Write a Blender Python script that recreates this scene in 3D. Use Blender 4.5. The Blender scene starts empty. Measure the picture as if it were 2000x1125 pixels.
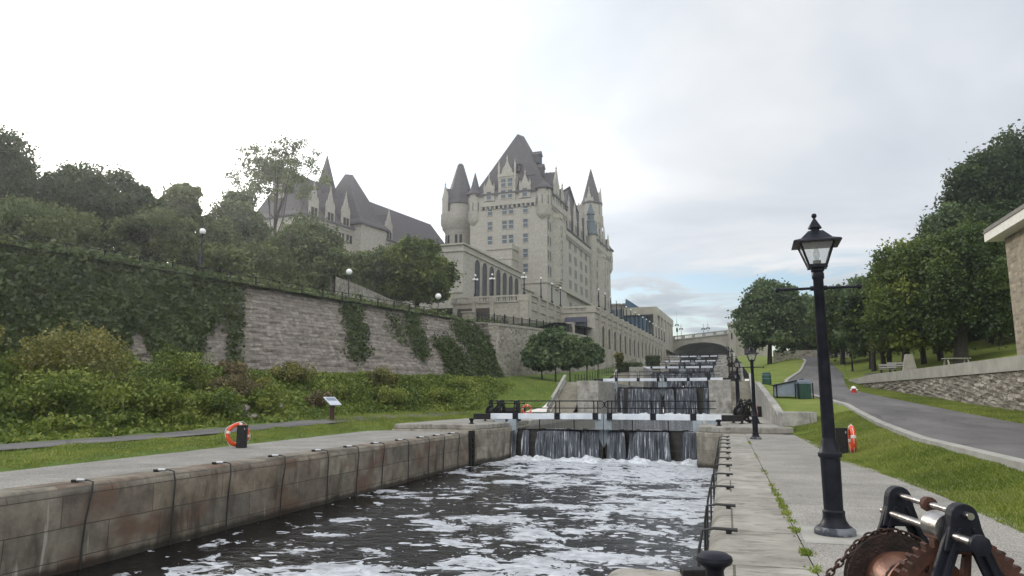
import bpy, bmesh, math, random
import numpy as np
from mathutils import Vector
R = math.radians
random.seed(7); rng = np.random.default_rng(11)
sc = bpy.context.scene
col = sc.collection

# ---------------------------------------------------------------- camera, sky, sun
EYE = 1.65; F = 1389.0; YH = 778.0
TH = math.atan((YH-562.5)/F); YAW = R(16.6)
cd = bpy.data.cameras.new('camera'); cam = bpy.data.objects.new('camera', cd); col.objects.link(cam)
cam.location = (0, 0, EYE); cam.rotation_euler = (R(90)+TH, 0, YAW)
cd.sensor_width = 36; cd.lens = 36*F/2000; cd.clip_start = .05; cd.clip_end = 9000
sc.camera = cam
sc.view_settings.view_transform = 'Standard'; sc.view_settings.look = 'None'
sc.view_settings.exposure = 0.0; sc.view_settings.gamma = 1
sc.cycles.max_bounces = 8; sc.cycles.transparent_max_bounces = 8
SUN_EL, SUN_AZ = 18.5, 48.6        # elevation; azimuth to the left of +Y
SV = Vector((-math.sin(R(SUN_AZ))*math.cos(R(SUN_EL)), math.cos(R(SUN_AZ))*math.cos(R(SUN_EL)), math.sin(R(SUN_EL))))

def nd(nt, t, ins=None, **pr):
    n = nt.nodes.new(t)
    for k, v in pr.items(): setattr(n, k, v)
    for k, v in (ins or {}).items():
        s = n.inputs[k]
        if isinstance(v, bpy.types.NodeSocket): nt.links.new(v, s)
        else: s.default_value = v
    return n
def mth(nt, op, a, b=0.0, c=0.0, clamp=False):
    return nd(nt, 'ShaderNodeMath', {0: a, 1: b, 2: c}, operation=op, use_clamp=clamp).outputs[0]
def vmul(nt, v, s): return nd(nt, 'ShaderNodeVectorMath', {0: v, 1: s}, operation='MULTIPLY').outputs[0]
def noise(nt, v, scale, detail=4, rough=.55, dist=0): return nd(nt, 'ShaderNodeTexNoise', {'Vector': v, 'Scale': scale, 'Detail': detail, 'Roughness': rough, 'Distortion': dist}).outputs[0]
def ramp(nt, f, *stops):
    n = nd(nt, 'ShaderNodeValToRGB', {0: f}); e = n.color_ramp.elements
    while len(e) < len(stops): e.new(.5)
    for i, (p, c) in enumerate(stops):
        e[i].position = p
        e[i].color = (*c, 1) if isinstance(c, tuple) else (c, c, c, 1)
    return n.outputs[0]
def mixc(nt, f, a, b, bt='MIX'):
    n = nd(nt, 'ShaderNodeMix', data_type='RGBA', blend_type=bt)
    for i, v in ((0, f), (6, a), (7, b)):
        if isinstance(v, bpy.types.NodeSocket): nt.links.new(v, n.inputs[i])
        else: n.inputs[i].default_value = (*v, 1) if isinstance(v, tuple) else v
    return n.outputs[2]
def maprange(nt, v, a, b, c=0.0, d=1.0, smooth=True):
    return nd(nt, 'ShaderNodeMapRange', {0: v, 1: a, 2: b, 3: c, 4: d}, interpolation_type='SMOOTHSTEP' if smooth else 'LINEAR').outputs[0]

w = bpy.data.worlds.new('World'); sc.world = w; w.use_nodes = True
nt = w.node_tree; nt.nodes.clear()
sky = nd(nt, 'ShaderNodeTexSky', sky_type='NISHITA', sun_disc=False, sun_elevation=R(SUN_EL), sun_rotation=R(-SUN_AZ), air_density=1.0, dust_density=1.0, ozone_density=2.0)
tc = nd(nt, 'ShaderNodeTexCoord'); gen = tc.outputs['Generated']
sx = nd(nt, 'ShaderNodeSeparateXYZ', {0: gen}); zz = sx.outputs[2]
# the cloud deck lies on a far plane: direction / height
hgt = mth(nt, 'MAXIMUM', mth(nt, 'ADD', zz, .13), .06)
pv = nd(nt, 'ShaderNodeCombineXYZ', {0: mth(nt, 'DIVIDE', sx.outputs[0], hgt), 1: mth(nt, 'DIVIDE', sx.outputs[1], hgt), 2: 0.0}).outputs[0]
n1 = noise(nt, pv, .9, 5, .5, .4); n2 = noise(nt, pv, .35, 3, .5, .2)
lowv = nd(nt, 'ShaderNodeVectorMath', {0: gen, 1: (5.0, 5.0, 26.0)}, operation='MULTIPLY').outputs[0]
n3 = noise(nt, lowv, 1.3, 5, .55, .3)
glow = nd(nt, 'ShaderNodeVectorMath', {0: gen, 1: tuple(SV)}, operation='DOT_PRODUCT').outputs['Value']
g1 = maprange(nt, glow, .76, .995); g2 = maprange(nt, glow, .95, 1.0)
shade = ramp(nt, mth(nt, 'ADD', mth(nt, 'MULTIPLY', n1, .55), mth(nt, 'MULTIPLY', n2, .45)), (.40, (.60, .66, .745)), (.49, (.76, .81, .87)), (.57, (.99, 1.0, 1.01)))
gw = maprange(nt, glow, .66, .985); cl = mixc(nt, 1.0, shade, mixc(nt, gw, (1, 1, 1), (1.75, 1.72, 1.68)), 'MULTIPLY'); cl = mixc(nt, g2, cl, (4.0, 3.9, 3.7))
# clouds behind the camera and overhead brightened as added fill light for the facades
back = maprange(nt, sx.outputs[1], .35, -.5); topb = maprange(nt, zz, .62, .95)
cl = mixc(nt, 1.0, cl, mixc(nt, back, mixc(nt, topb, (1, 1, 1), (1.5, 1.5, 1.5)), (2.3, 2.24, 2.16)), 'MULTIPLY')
# overcast deck, open patch low above the horizon
deck = maprange(nt, mth(nt, 'ADD', zz, mth(nt, 'MULTIPLY', mth(nt, 'SUBTRACT', n3, .5), .12)), .155, .195)
low = maprange(nt, n3, .52, .62)
lowcol = ramp(nt, n3, (.45, (.93, .94, .95)), (.62, (.62, .68, .73)), (.7, (.5, .57, .63)))
cover = mth(nt, 'MAXIMUM', deck, mth(nt, 'MULTIPLY', low, .92), clamp=True)
band = maprange(nt, zz, .015, .06); cover = mth(nt, 'MAXIMUM', cover, mth(nt, 'SUBTRACT', .92, mth(nt, 'MULTIPLY', band, .92)))
cover = mth(nt, 'MAXIMUM', cover, mth(nt, 'MULTIPLY', g1, 1.0))
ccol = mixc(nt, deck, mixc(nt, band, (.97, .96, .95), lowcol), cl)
bgs = nd(nt, 'ShaderNodeBackground', {'Color': sky.outputs[0], 'Strength': .15})
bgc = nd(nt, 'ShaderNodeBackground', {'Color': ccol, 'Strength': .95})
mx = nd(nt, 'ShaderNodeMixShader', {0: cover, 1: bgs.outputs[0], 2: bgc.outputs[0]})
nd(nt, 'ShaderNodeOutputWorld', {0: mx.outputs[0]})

sl = bpy.data.lights.new('sun', 'SUN'); sl.energy = 2.0; sl.angle = R(10); sl.color = (1, .93, .82)
so = bpy.data.objects.new('sun', sl); col.objects.link(so); so.rotation_euler = SV.to_track_quat('Z', 'Y').to_euler(); so.location = (-60, 60, 60)

# ---------------------------------------------------------------- pixel -> world helpers (a survey of the place)
def ray(x, y):
    u = (x-1000)/F; v = (562.5-y)/F
    fw = math.cos(TH)-v*math.sin(TH); up = math.sin(TH)+v*math.cos(TH)
    return np.array([-math.sin(YAW)*fw+math.cos(YAW)*u, math.cos(YAW)*fw+math.sin(YAW)*u, up]), fw
O3 = np.array([0, 0, EYE])
def atD(x, y, D):
    r, fw = ray(x, y); return r*(D/fw)+O3
def atH(x, y, h):
    r, fw = ray(x, y); return r*((h-EYE)/r[2])+O3
def proj(p):
    p = np.asarray(p)-O3
    d = -math.sin(YAW)*p[..., 0]+math.cos(YAW)*p[..., 1]; l = math.cos(YAW)*p[..., 0]+math.sin(YAW)*p[..., 1]; z = p[..., 2]
    zc = d*math.cos(TH)+z*math.sin(TH); yc = -d*math.sin(TH)+z*math.cos(TH)
    return 1000+F*l/zc, 562.5-F*yc/zc
def lerp(a, b, t): return a+(b-a)*t
def sm(a, b, x): t = np.clip((x-a)/(b-a), 0, 1); return t*t*(3-2*t)
def kn(x, *ks):
    return np.interp(x, [k[0] for k in ks], [k[1] for k in ks])

# ---------------------------------------------------------------- object helpers
def tag(o, label=None, cat=None, group=None, kind=None):
    if label: o['label'] = label
    if cat: o['category'] = cat
    if group: o['group'] = group
    if kind: o['kind'] = kind
    return o
def thing(name, label, cat, loc=(0, 0, 0), rz=0, group=None):
    o = bpy.data.objects.new(name, None); col.objects.link(o)
    o.location = loc; o.rotation_euler = (0, 0, rz); o.empty_display_size = .2
    return tag(o, label, cat, group)
def kids(o): return list(o.children)
def copy_tree(o, parent=None):
    c = o.copy(); col.objects.link(c); c.parent = parent
    for ch in kids(o): copy_tree(ch, c)
    return c
class MB:
    def __init__(s): s.v = []; s.f = []; s.m = []
    def add(s, vs, fs, m=0):
        b = len(s.v); s.v += [tuple(map(float, p)) for p in vs]
        for f in fs: s.f.append([b+i for i in f]); s.m.append(m)
        return s
    def box(s, x0, x1, y0, y1, z0, z1, m=0):
        v = [(x, y, z) for z in (z0, z1) for y in (y0, y1) for x in (x0, x1)]
        return s.add(v, [(0, 2, 3, 1), (4, 5, 7, 6), (0, 1, 5, 4), (2, 6, 7, 3), (0, 4, 6, 2), (1, 3, 7, 5)], m)
    def extr(s, pts, vec, m=0):
        n = len(pts); p = [Vector(q) for q in pts]; vec = Vector(vec)
        return s.add(p+[q+vec for q in p], [tuple(range(n))[::-1], tuple(range(n, 2*n))]+[(i, (i+1) % n, n+(i+1) % n, n+i) for i in range(n)], m)
    def prism(s, pts, z0, z1, m=0): return s.extr([(x, y, z0) for x, y in pts], (0, 0, z1-z0), m)
    def cyl(s, p0, p1, r0, r1=None, n=10, m=0): return s.tube([p0, p1], [r0, r0 if r1 is None else r1], n, m)
    def tube(s, pts, rs, n=8, m=0, caps=True):
        pts = [Vector(p) for p in pts]; k = len(pts)
        if not hasattr(rs, '__len__'): rs = [rs]*k
        vs = []; ref = None
        for i, p in enumerate(pts):
            t = (pts[min(i+1, k-1)]-pts[max(i-1, 0)]).normalized()
            if ref is None: ref = Vector((1, 0, 0)) if abs(t.x) < .8 else Vector((0, 1, 0))
            a = (ref-t*ref.dot(t)).normalized(); ref = a; b = t.cross(a)
            vs += [p+(a*math.cos(2*math.pi*j/n)+b*math.sin(2*math.pi*j/n))*rs[i] for j in range(n)]
        fs = [(i*n+j, i*n+(j+1) % n, (i+1)*n+(j+1) % n, (i+1)*n+j) for i in range(k-1) for j in range(n)]
        if caps: fs += [tuple(range(n))[::-1], tuple(range((k-1)*n, k*n))]
        return s.add(vs, fs, m)
    def lathe(s, c, prof, n=20, m=0, a0=0.0):
        c = Vector(c); vs = []; k = len(prof)
        for r, z in prof: vs += [c+Vector((r*math.cos(a0+2*math.pi*j/n), r*math.sin(a0+2*math.pi*j/n), z)) for j in range(n)]
        fs = [(i*n+j, i*n+(j+1) % n, (i+1)*n+(j+1) % n, (i+1)*n+j) for i in range(k-1) for j in range(n)]
        return s.add(vs, fs+[tuple(range(n))[::-1], tuple(range((k-1)*n, k*n))], m)
    def torus(s, c, ax, R_, r, n=20, k=8, m=0, sq=(1, 1)):
        c = Vector(c); ax = Vector(ax).normalized(); a = ax.orthogonal().normalized(); b = ax.cross(a); vs = []
        for i in range(n):
            d = a*math.cos(2*math.pi*i/n)*sq[0]+b*math.sin(2*math.pi*i/n)*sq[1]
            dn = d.normalized()
            vs += [c+d*R_+(dn*math.cos(2*math.pi*j/k)+ax*math.sin(2*math.pi*j/k))*r for j in range(k)]
        return s.add(vs, [(i*k+j, ((i+1) % n)*k+j, ((i+1) % n)*k+(j+1) % k, i*k+(j+1) % k) for i in range(n) for j in range(k)], m)
    def sphere(s, c, r, n=14, m=0, sz=1.0):
        return s.lathe(c, [(max(1e-4, r*math.sin(math.pi*i/(n//2+2))), -r*sz*math.cos(math.pi*i/(n//2+2))) for i in range(n//2+3)], n, m)
    def grid(s, P, m=0):           # P[i][j] points
        ni, nj = len(P), len(P[0])
        return s.add([p for r in P for p in r], [(i*nj+j, i*nj+j+1, (i+1)*nj+j+1, (i+1)*nj+j) for i in range(ni-1) for j in range(nj-1)], m)
    def mesh(s, name, mats, smooth=False, off=(0, 0, 0)):
        me = bpy.data.meshes.new(name); o = off
        me.from_pydata([(x-o[0], y-o[1], z-o[2]) for x, y, z in s.v], [], s.f)
        for mt in (mats if isinstance(mats, (list, tuple)) else [mats]): me.materials.append(mt)
        me.polygons.foreach_set('material_index', s.m)
        bm = bmesh.new(); bm.from_mesh(me); bmesh.ops.recalc_face_normals(bm, faces=bm.faces); bm.to_mesh(me); bm.free()
        if smooth:
            me.polygons.foreach_set('use_smooth', [True]*len(me.polygons)); me.set_sharp_from_angle(angle=R(38))
        me.update(); return me
    def build(s, name, mats, parent=None, smooth=False, off=(0, 0, 0), bevel=0):
        o = bpy.data.objects.new(name, s.mesh(name, mats, smooth, off)); col.objects.link(o); o.parent = parent
        if parent is None: o.location = off
        if bevel:
            b = o.modifiers.new('bevel', 'BEVEL'); b.width = bevel; b.segments = 2; b.limit_method = 'ANGLE'
        return o
def struct(name, mb, mats, **k): return tag(mb.build(name, mats, **k), kind='structure')

# ---------------------------------------------------------------- materials
def newmat(name):
    m = bpy.data.materials.new(name); m.use_nodes = True; nt = m.node_tree
    return m, nt, nt.nodes['Principled BSDF']
def objco(nt): return nd(nt, 'ShaderNodeTexCoord').outputs['Object']
def setb(nt, b, c=None, rough=.8, metal=0.0, bump=None, bs=.3, bd=.02, spec=.5):
    if c is not None:
        if isinstance(c, bpy.types.NodeSocket): nt.links.new(c, b.inputs['Base Color'])
        else: b.inputs['Base Color'].default_value = (*c, 1)
    if isinstance(rough, bpy.types.NodeSocket): nt.links.new(rough, b.inputs['Roughness'])
    else: b.inputs['Roughness'].default_value = rough
    b.inputs['Metallic'].default_value = metal; b.inputs['Specular IOR Level'].default_value = spec
    if bump is not None:
        bn = nd(nt, 'ShaderNodeBump', {'Height': bump, 'Strength': bs, 'Distance': bd}); nt.links.new(bn.outputs[0], b.inputs['Normal'])
def simple(name, c1, c2=None, scale=3, rough=.8, metal=0.0, bs=0.0, bscale=30, spec=.5, detail=5, bd=.02, lo=.35, hi=.65):
    m, nt, b = newmat(name); v = objco(nt)
    c = ramp(nt, noise(nt, v, scale, detail), (lo, c1), (hi, c2)) if c2 else c1
    setb(nt, b, c, rough, metal, noise(nt, v, bscale, 4) if bs else None, bs, bd, spec); return m
def wallco(nt):
    t = nd(nt, 'ShaderNodeTexCoord'); p = nd(nt, 'ShaderNodeSeparateXYZ', {0: t.outputs['Object']}); n = nd(nt, 'ShaderNodeSeparateXYZ', {0: t.outputs['Normal']})
    az = mth(nt, 'ABSOLUTE', n.outputs[2]); az = mth(nt, 'GREATER_THAN', az, .8)
    ax = mth(nt, 'GREATER_THAN', mth(nt, 'ABSOLUTE', n.outputs[0]), .75)
    inv = mth(nt, 'SUBTRACT', 1.0, ax)
    u = mth(nt, 'ADD', mth(nt, 'MULTIPLY', p.outputs[1], ax), mth(nt, 'MULTIPLY', p.outputs[0], inv))
    vv = mth(nt, 'ADD', mth(nt, 'MULTIPLY', p.outputs[1], az), mth(nt, 'MULTIPLY', p.outputs[2], mth(nt, 'SUBTRACT', 1.0, az)))
    return nd(nt, 'ShaderNodeCombineXYZ', {0: u, 1: vv, 2: 0.0}).outputs[0], t.outputs['Object']
def masonry(name, c1, c2, mort, bw, rh, ms=.012, bs=.5, rough=.85, warp=0.0, stain=0.0, stcol=(.05, .045, .04), st2=None, voff=0.0, tint=None, wet=None, bd=.03, streak=.0, ov=.55, cols=None):
    m, nt, b = newmat(name); uv, ob = wallco(nt)
    if voff: uv = nd(nt, 'ShaderNodeVectorMath', {0: uv, 1: (0.31, voff, 0)}, operation='ADD').outputs[0]
    src = uv
    if warp:
        wn = nd(nt, 'ShaderNodeTexNoise', {'Vector': uv, 'Scale': 1.6, 'Detail': 3.0}).outputs['Color']
        wn = nd(nt, 'ShaderNodeVectorMath', {0: wn, 1: (.5, .5, .5)}, operation='SUBTRACT').outputs[0]
        src = nd(nt, 'ShaderNodeVectorMath', {0: vmul(nt, wn, (warp, warp, 0)), 1: uv}, operation='ADD').outputs[0]
    bt = nd(nt, 'ShaderNodeTexBrick', {'Vector': src, 'Color1': (0, 0, 0, 1), 'Color2': (1, 1, 1, 1), 'Mortar': (.5, .5, .5, 1), 'Scale': 1.0, 'Mortar Size': ms, 'Mortar Smooth': .3, 'Bias': 0.0, 'Brick Width': bw, 'Row Height': rh}, offset=.5, squash=1.0)
    c = ramp(nt, bt.outputs[0], *cols) if cols else mixc(nt, bt.outputs[0], c1, c2)
    nz = noise(nt, ob, 2.2, 6, .65); c = mixc(nt, ov, c, ramp(nt, nz, (.3, .12), (.7, .9)), 'OVERLAY')
    if tint: c = mixc(nt, maprange(nt, noise(nt, vmul(nt, uv, (.45, .8, 1)), 1.0, 3), .5, .64), c, tint)
    if stain:
        s = noise(nt, vmul(nt, uv, (1.3, .35, 1)), 1.1, 5, .6); c = mixc(nt, mth(nt, 'MULTIPLY', maprange(nt, s, .52, .68), stain), c, stcol)
    if st2:
        s = noise(nt, vmul(nt, uv, (5.5, .4, 1)), .9, 3, .5); c = mixc(nt, mth(nt, 'MULTIPLY', maprange(nt, s, .64, .7), .55), c, st2)
    c = mixc(nt, mth(nt, 'MULTIPLY', bt.outputs['Fac'], .8), c, mort)
    if wet: c = mixc(nt, mth(nt, 'MULTIPLY', maprange(nt, mth(nt, 'ADD', nd(nt, 'ShaderNodeSeparateXYZ', {0: ob}).outputs[2], mth(nt, 'MULTIPLY', noise(nt, ob, 2.5, 4), .22)), wet+.16, wet), .85), c, (.022, .018, .014))
    hh = mth(nt, 'SUBTRACT', mth(nt, 'MULTIPLY', noise(nt, ob, 9, 6, .6), .6), bt.outputs['Fac'])
    setb(nt, b, c, rough, 0, hh, bs, bd, .3); return m
def rubblemat(name, stops, mort, sx_, sz_, mw=.05, bs=1.0, bd=.08, flat=None):
    m, nt, b = newmat(name); uv, ob = wallco(nt)
    wn = nd(nt, 'ShaderNodeTexNoise', {'Vector': uv, 'Scale': 2.2, 'Detail': 3.0}).outputs['Color']
    q = vmul(nt, nd(nt, 'ShaderNodeVectorMath', {0: vmul(nt, wn, (.35, .12, 0)), 1: uv}, operation='ADD').outputs[0], (sx_, sz_, 1))
    a = nd(nt, 'ShaderNodeTexVoronoi', {'Vector': q, 'Scale': 1.0, 'Randomness': .8}); e = nd(nt, 'ShaderNodeTexVoronoi', {'Vector': q, 'Scale': 1.0, 'Randomness': .8}, feature='DISTANCE_TO_EDGE')
    g = nd(nt, 'ShaderNodeSeparateXYZ', {0: a.outputs['Color']}).outputs[0]
    c = ramp(nt, g, *stops); c = mixc(nt, .6, c, ramp(nt, noise(nt, ob, 3, 6, .7), (.3, .22), (.7, .8)), 'OVERLAY')
    c = mixc(nt, mth(nt, 'MULTIPLY', maprange(nt, noise(nt, ob, .5, 4), .5, .66), .45), c, (.12, .105, .085))
    jt = maprange(nt, e.outputs['Distance'], 0, mw); c = mixc(nt, jt, mort, c)
    hh = mth(nt, 'ADD', mth(nt, 'ADD', jt, mth(nt, 'MULTIPLY', g, .7)), mth(nt, 'MULTIPLY', noise(nt, ob, 8, 5, .7), .6))
    setb(nt, b, c, .92, 0, hh, bs, bd, .2); return m
def leafmat(name, dark, mid, light):
    m, nt, b = newmat(name); nt.nodes.remove(b)
    a = nd(nt, 'ShaderNodeAttribute', attribute_name='tone')
    c = ramp(nt, a.outputs['Fac'], (.1, dark), (.5, mid), (.93, light), (.99, (.34, .29, .15) if name == 'grass_blades' else light))
    d = nd(nt, 'ShaderNodeBsdfDiffuse', {0: c}); t = nd(nt, 'ShaderNodeBsdfTranslucent', {0: mixc(nt, .5, c, (.16, .22, .03))})
    g = nd(nt, 'ShaderNodeBsdfGlossy', {0: (.5, .55, .5, 1), 'Roughness': .45})
    x = nd(nt, 'ShaderNodeMixShader', {0: .28, 1: d.outputs[0], 2: t.outputs[0]}); y = nd(nt, 'ShaderNodeMixShader', {0: .05, 1: x.outputs[0], 2: g.outputs[0]})
    nt.links.new(y.outputs[0], nt.nodes['Material Output'].inputs[0]); return m

M = {}
M['hotel'] = masonry('limestone', (.365, .347, .305), (.325, .308, .27), (.285, .27, .24), 1.1, .42, .012, .15, stain=.3, stcol=(.26, .245, .205), ov=.28)
M['trim'] = simple('limestone_trim', (.40, .375, .315), (.31, .29, .245), 1.2, .85, bs=.15)
M['roof'] = masonry('slate_roof', (.095, .087, .093), (.075, .07, .076), (.055, .052, .057), .5, .3, .02, .3, .8, stain=.3, stcol=(.11, .10, .105), ov=.25)
M['copper_green'] = simple('weathered_copper', (.10, .135, .15), (.075, .10, .115), 2, .6)
M['glass'] = simple('window_glass', (.10, .135, .17), (.045, .06, .08), .6, .25, spec=.35)
M['darkglass'] = simple('dark_window_glass', (.012, .013, .016), (.03, .032, .037), .4, .3, spec=.2)
M['blueglass'] = simple('blue_glass', (.045, .10, .17), (.09, .16, .24), .4, .12, spec=.8)
M['terrace'] = masonry('terrace_stone', (.38, .355, .30), (.33, .305, .26), (.28, .26, .22), 1.3, .5, .01, .2, stain=.4, stcol=(.24, .22, .185), ov=.3)
M['rubble'] = masonry('rubble_stone', (.30, .27, .225), (.14, .125, .11), (.23, .21, .18), .62, .17, .02, 1.0, warp=.28, stain=.35, stcol=(.09, .08, .07), bd=.07)
M['rubble'] = rubblemat('rubble_stone', ((.1, (.22, .195, .165)), (.45, (.29, .26, .22)), (.75, (.34, .305, .26)), (.97, (.43, .40, .35))), (.17, .155, .13), 1.7, 4.2, .07, .8, .05)
M['ashlar'] = rubblemat('rough_ashlar', ((.1, (.20, .18, .15)), (.5, (.29, .265, .22)), (.9, (.36, .335, .29))), (.42, .40, .35), 1.5, 2.6, .06, .6, .05)
M['museum'] = masonry('museum_stone', (.38, .315, .235), (.22, .185, .14), (.33, .29, .23), .55, .17, .016, .8, warp=.08, stain=.2, bd=.04)
M['lockstone'] = masonry('lock_stone', (.26, .225, .165), (.15, .125, .095), (.06, .05, .04), 2.3, .60, .010, .6, voff=.24, stain=.85, stcol=(.06, .052, .042), st2=(.5, .48, .42), tint=(.15, .10, .072), bd=.04, wet=-1.5, cols=((.0, (.15, .135, .112)), (.3, (.21, .19, .15)), (.55, (.165, .137, .11)), (.8, (.24, .217, .172)), (1.0, (.205, .165, .125))))
M['pierstone'] = masonry('pier_stone', (.29, .265, .215), (.2, .18, .145), (.09, .08, .065), 2.1, .62, .008, .4, voff=.2, stain=.8, stcol=(.08, .07, .055), st2=(.45, .43, .38), wet=-1.45)
M['pierconc'] = masonry('pale_concrete', (.345, .33, .30), (.28, .27, .245), (.18, .17, .155), 2.4, 1.1, .008, .25, stain=.7, stcol=(.17, .16, .145), st2=(.14, .13, .12))
M['concrete'] = simple('concrete', (.36, .34, .3), (.27, .255, .225), 1.4, .9, bs=.3, bscale=25)
M['stair'] = simple('stair_concrete', (.34, .315, .26), (.25, .235, .195), 2, .9, bs=.2)
M['kerb'] = simple('kerb_concrete', (.37, .36, .33), (.27, .26, .235), 2, .9, bs=.2)
M['black'] = simple('black_paint', (.008, .009, .014), (.018, .019, .026), 6, .42, bs=.12, bscale=60, spec=.14)
M['blackmatt'] = simple('matt_black', (.010, .010, .012), (.024, .022, .021), 9, .6, bs=.2, bscale=50, spec=.2)
M['chipped'] = simple('chipped_paint', (.02, .024, .035), (.12, .13, .15), 6, .5, bs=.3, lo=.46, hi=.56)
M['white'] = simple('white_paint', (.72, .75, .8), (.56, .6, .66), 1.6, .55, bs=.1)
M['greypaint'] = simple('grey_blue_paint', (.34, .38, .41), (.25, .29, .32), 3, .55, bs=.1)
M['steel'] = simple('bare_steel', (.45, .44, .44), (.3, .27, .25), 12, .32, 1.0, bs=.1)
M['rust'] = simple('rusty_iron', (.095, .036, .022), (.035, .016, .011), 10, .78, .2, bs=.6, bscale=70, bd=.006)
M['copper'] = simple('copper_drum', (.20, .09, .055), (.085, .036, .024), 5, .42, .55, bs=.2, bscale=30)
M['chain'] = simple('chain_iron', (.07, .035, .025), (.03, .018, .015), 30, .6, .5)
M['flange'] = simple('greasy_dark_iron', (.035, .02, .016), (.014, .011, .010), 8, .5, .3, bs=.4, bscale=40)
M['rubber'] = simple('black_rubber', (.012, .012, .012), (.03, .03, .03), 8, .5)
M['galv'] = simple('galvanised', (.5, .5, .52), (.3, .3, .32), 20, .4, .8)
M['orange'] = simple('orange_buoy', (.75, .085, .018), (.6, .06, .012), 4, .5, bs=.1)
M['wetwood'] = simple('wet_dark_timber', (.012, .011, .010), (.04, .032, .026), 3, .3, bs=.5, bscale=8)
M['globe'] = simple('white_globe', (.8, .8, .78), None, 3, .25)
M['clear'] = None
M['bark'] = simple('bark', (.06, .05, .04), (.025, .02, .017), 9, .95, bs=.8, bscale=14, bd=.04)
M['green_plastic'] = simple('green_bin', (.012, .055, .04), (.02, .075, .05), 3, .45)
M['slate_blue'] = simple('grey_blue_panel', (.19, .23, .29), (.24, .28, .34), 2, .5)
M['signface'] = simple('pale_sign_face', (.62, .64, .72), (.5, .53, .6), 12, .35)
M['brownpost'] = simple('brown_post', (.06, .022, .018), (.04, .015, .012), 6, .7)
M['bench'] = simple('weathered_wood', (.38, .36, .33), (.27, .25, .22), 6, .8)
M['awning'] = simple('dark_awning', (.03, .032, .055), (.045, .045, .07), 3, .7)
M['door'] = simple('pale_door', (.40, .42, .48), (.34, .36, .42), 2, .5)
M['garage'] = simple('garage_door', (.055, .048, .04), (.08, .07, .058), 3, .6)
M['rooftan'] = simple('eave_white', (.7, .68, .62), (.6, .58, .52), 3, .6)
M['rooftop'] = simple('roof_shingle', (.22, .20, .18), (.16, .15, .135), 4, .85, bs=.3)
M['bridge'] = simple('bridge_stone', (.40, .375, .31), (.31, .29, .24), .35, .85, bs=.2)
M['red'] = simple('red_paint', (.55, .03, .02), (.4, .02, .02), 4, .4)

def glassmat():
    m, nt, b = newmat('lantern_glass'); nt.nodes.remove(b)
    t = nd(nt, 'ShaderNodeBsdfTransparent', {0: (.93, .94, .94, 1)}); g = nd(nt, 'ShaderNodeBsdfGlossy', {'Roughness': .08}); d = nd(nt, 'ShaderNodeBsdfDiffuse', {0: (.7, .7, .68, 1)})
    a = nd(nt, 'ShaderNodeMixShader', {0: .10, 1: t.outputs[0], 2: g.outputs[0]}); c = nd(nt, 'ShaderNodeMixShader', {0: .18, 1: a.outputs[0], 2: d.outputs[0]})
    nt.links.new(c.outputs[0], nt.nodes['Material Output'].inputs[0]); return m
M['clear'] = glassmat()
def walkmat():
    m, nt, b = newmat('exposed_aggregate'); v = objco(nt)
    c = ramp(nt, noise(nt, v, 48, 4, .8), (.36, (.10, .093, .083)), (.5, (.255, .24, .215)), (.64, (.47, .45, .415)))
    c = mixc(nt, .6, c, ramp(nt, noise(nt, v, .7, 6, .65), (.3, .3), (.7, .72)), 'OVERLAY')
    bt = nd(nt, 'ShaderNodeTexBrick', {'Vector': v, 'Color1': (1, 1, 1, 1), 'Color2': (.9, .9, .9, 1), 'Mortar': (.45, .43, .4, 1), 'Scale': 1.0, 'Mortar Size': .012, 'Brick Width': 40.0, 'Row Height': 3.1}, offset=.5)
    c = mixc(nt, 1.0, c, bt.outputs[0], 'MULTIPLY')
    setb(nt, b, c, .88, 0, noise(nt, v, 110, 3), .5, .008, .35); return m
M['walk'] = walkmat()
def copingmat():
    m, nt, b = newmat('coping_stone'); v = objco(nt)
    c = ramp(nt, noise(nt, v, 1.5, 6, .6), (.3, (.21, .197, .172)), (.7, (.40, .38, .34)))
    s = noise(nt, vmul(nt, v, (1.6, 4.2, 1)), 1.2, 6, .72, .8); c = mixc(nt, mth(nt, 'MULTIPLY', maprange(nt, s, .5, .62), .6), c, (.12, .105, .085))
    bt = nd(nt, 'ShaderNodeTexBrick', {'Vector': v, 'Color1': (1, 1, 1, 1), 'Color2': (.82, .82, .8, 1), 'Mortar': (.35, .33, .3, 1), 'Scale': 1.0, 'Mortar Size': .014, 'Brick Width': 60.0, 'Row Height': 1.95}, offset=.5)
    c = mixc(nt, 1.0, c, bt.outputs[0], 'MULTIPLY')
    setb(nt, b, c, .85, 0, mth(nt, 'SUBTRACT', noise(nt, v, 25, 6, .65), bt.outputs['Fac']), .4, .015, .35); return m
M['coping'] = copingmat()
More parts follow.
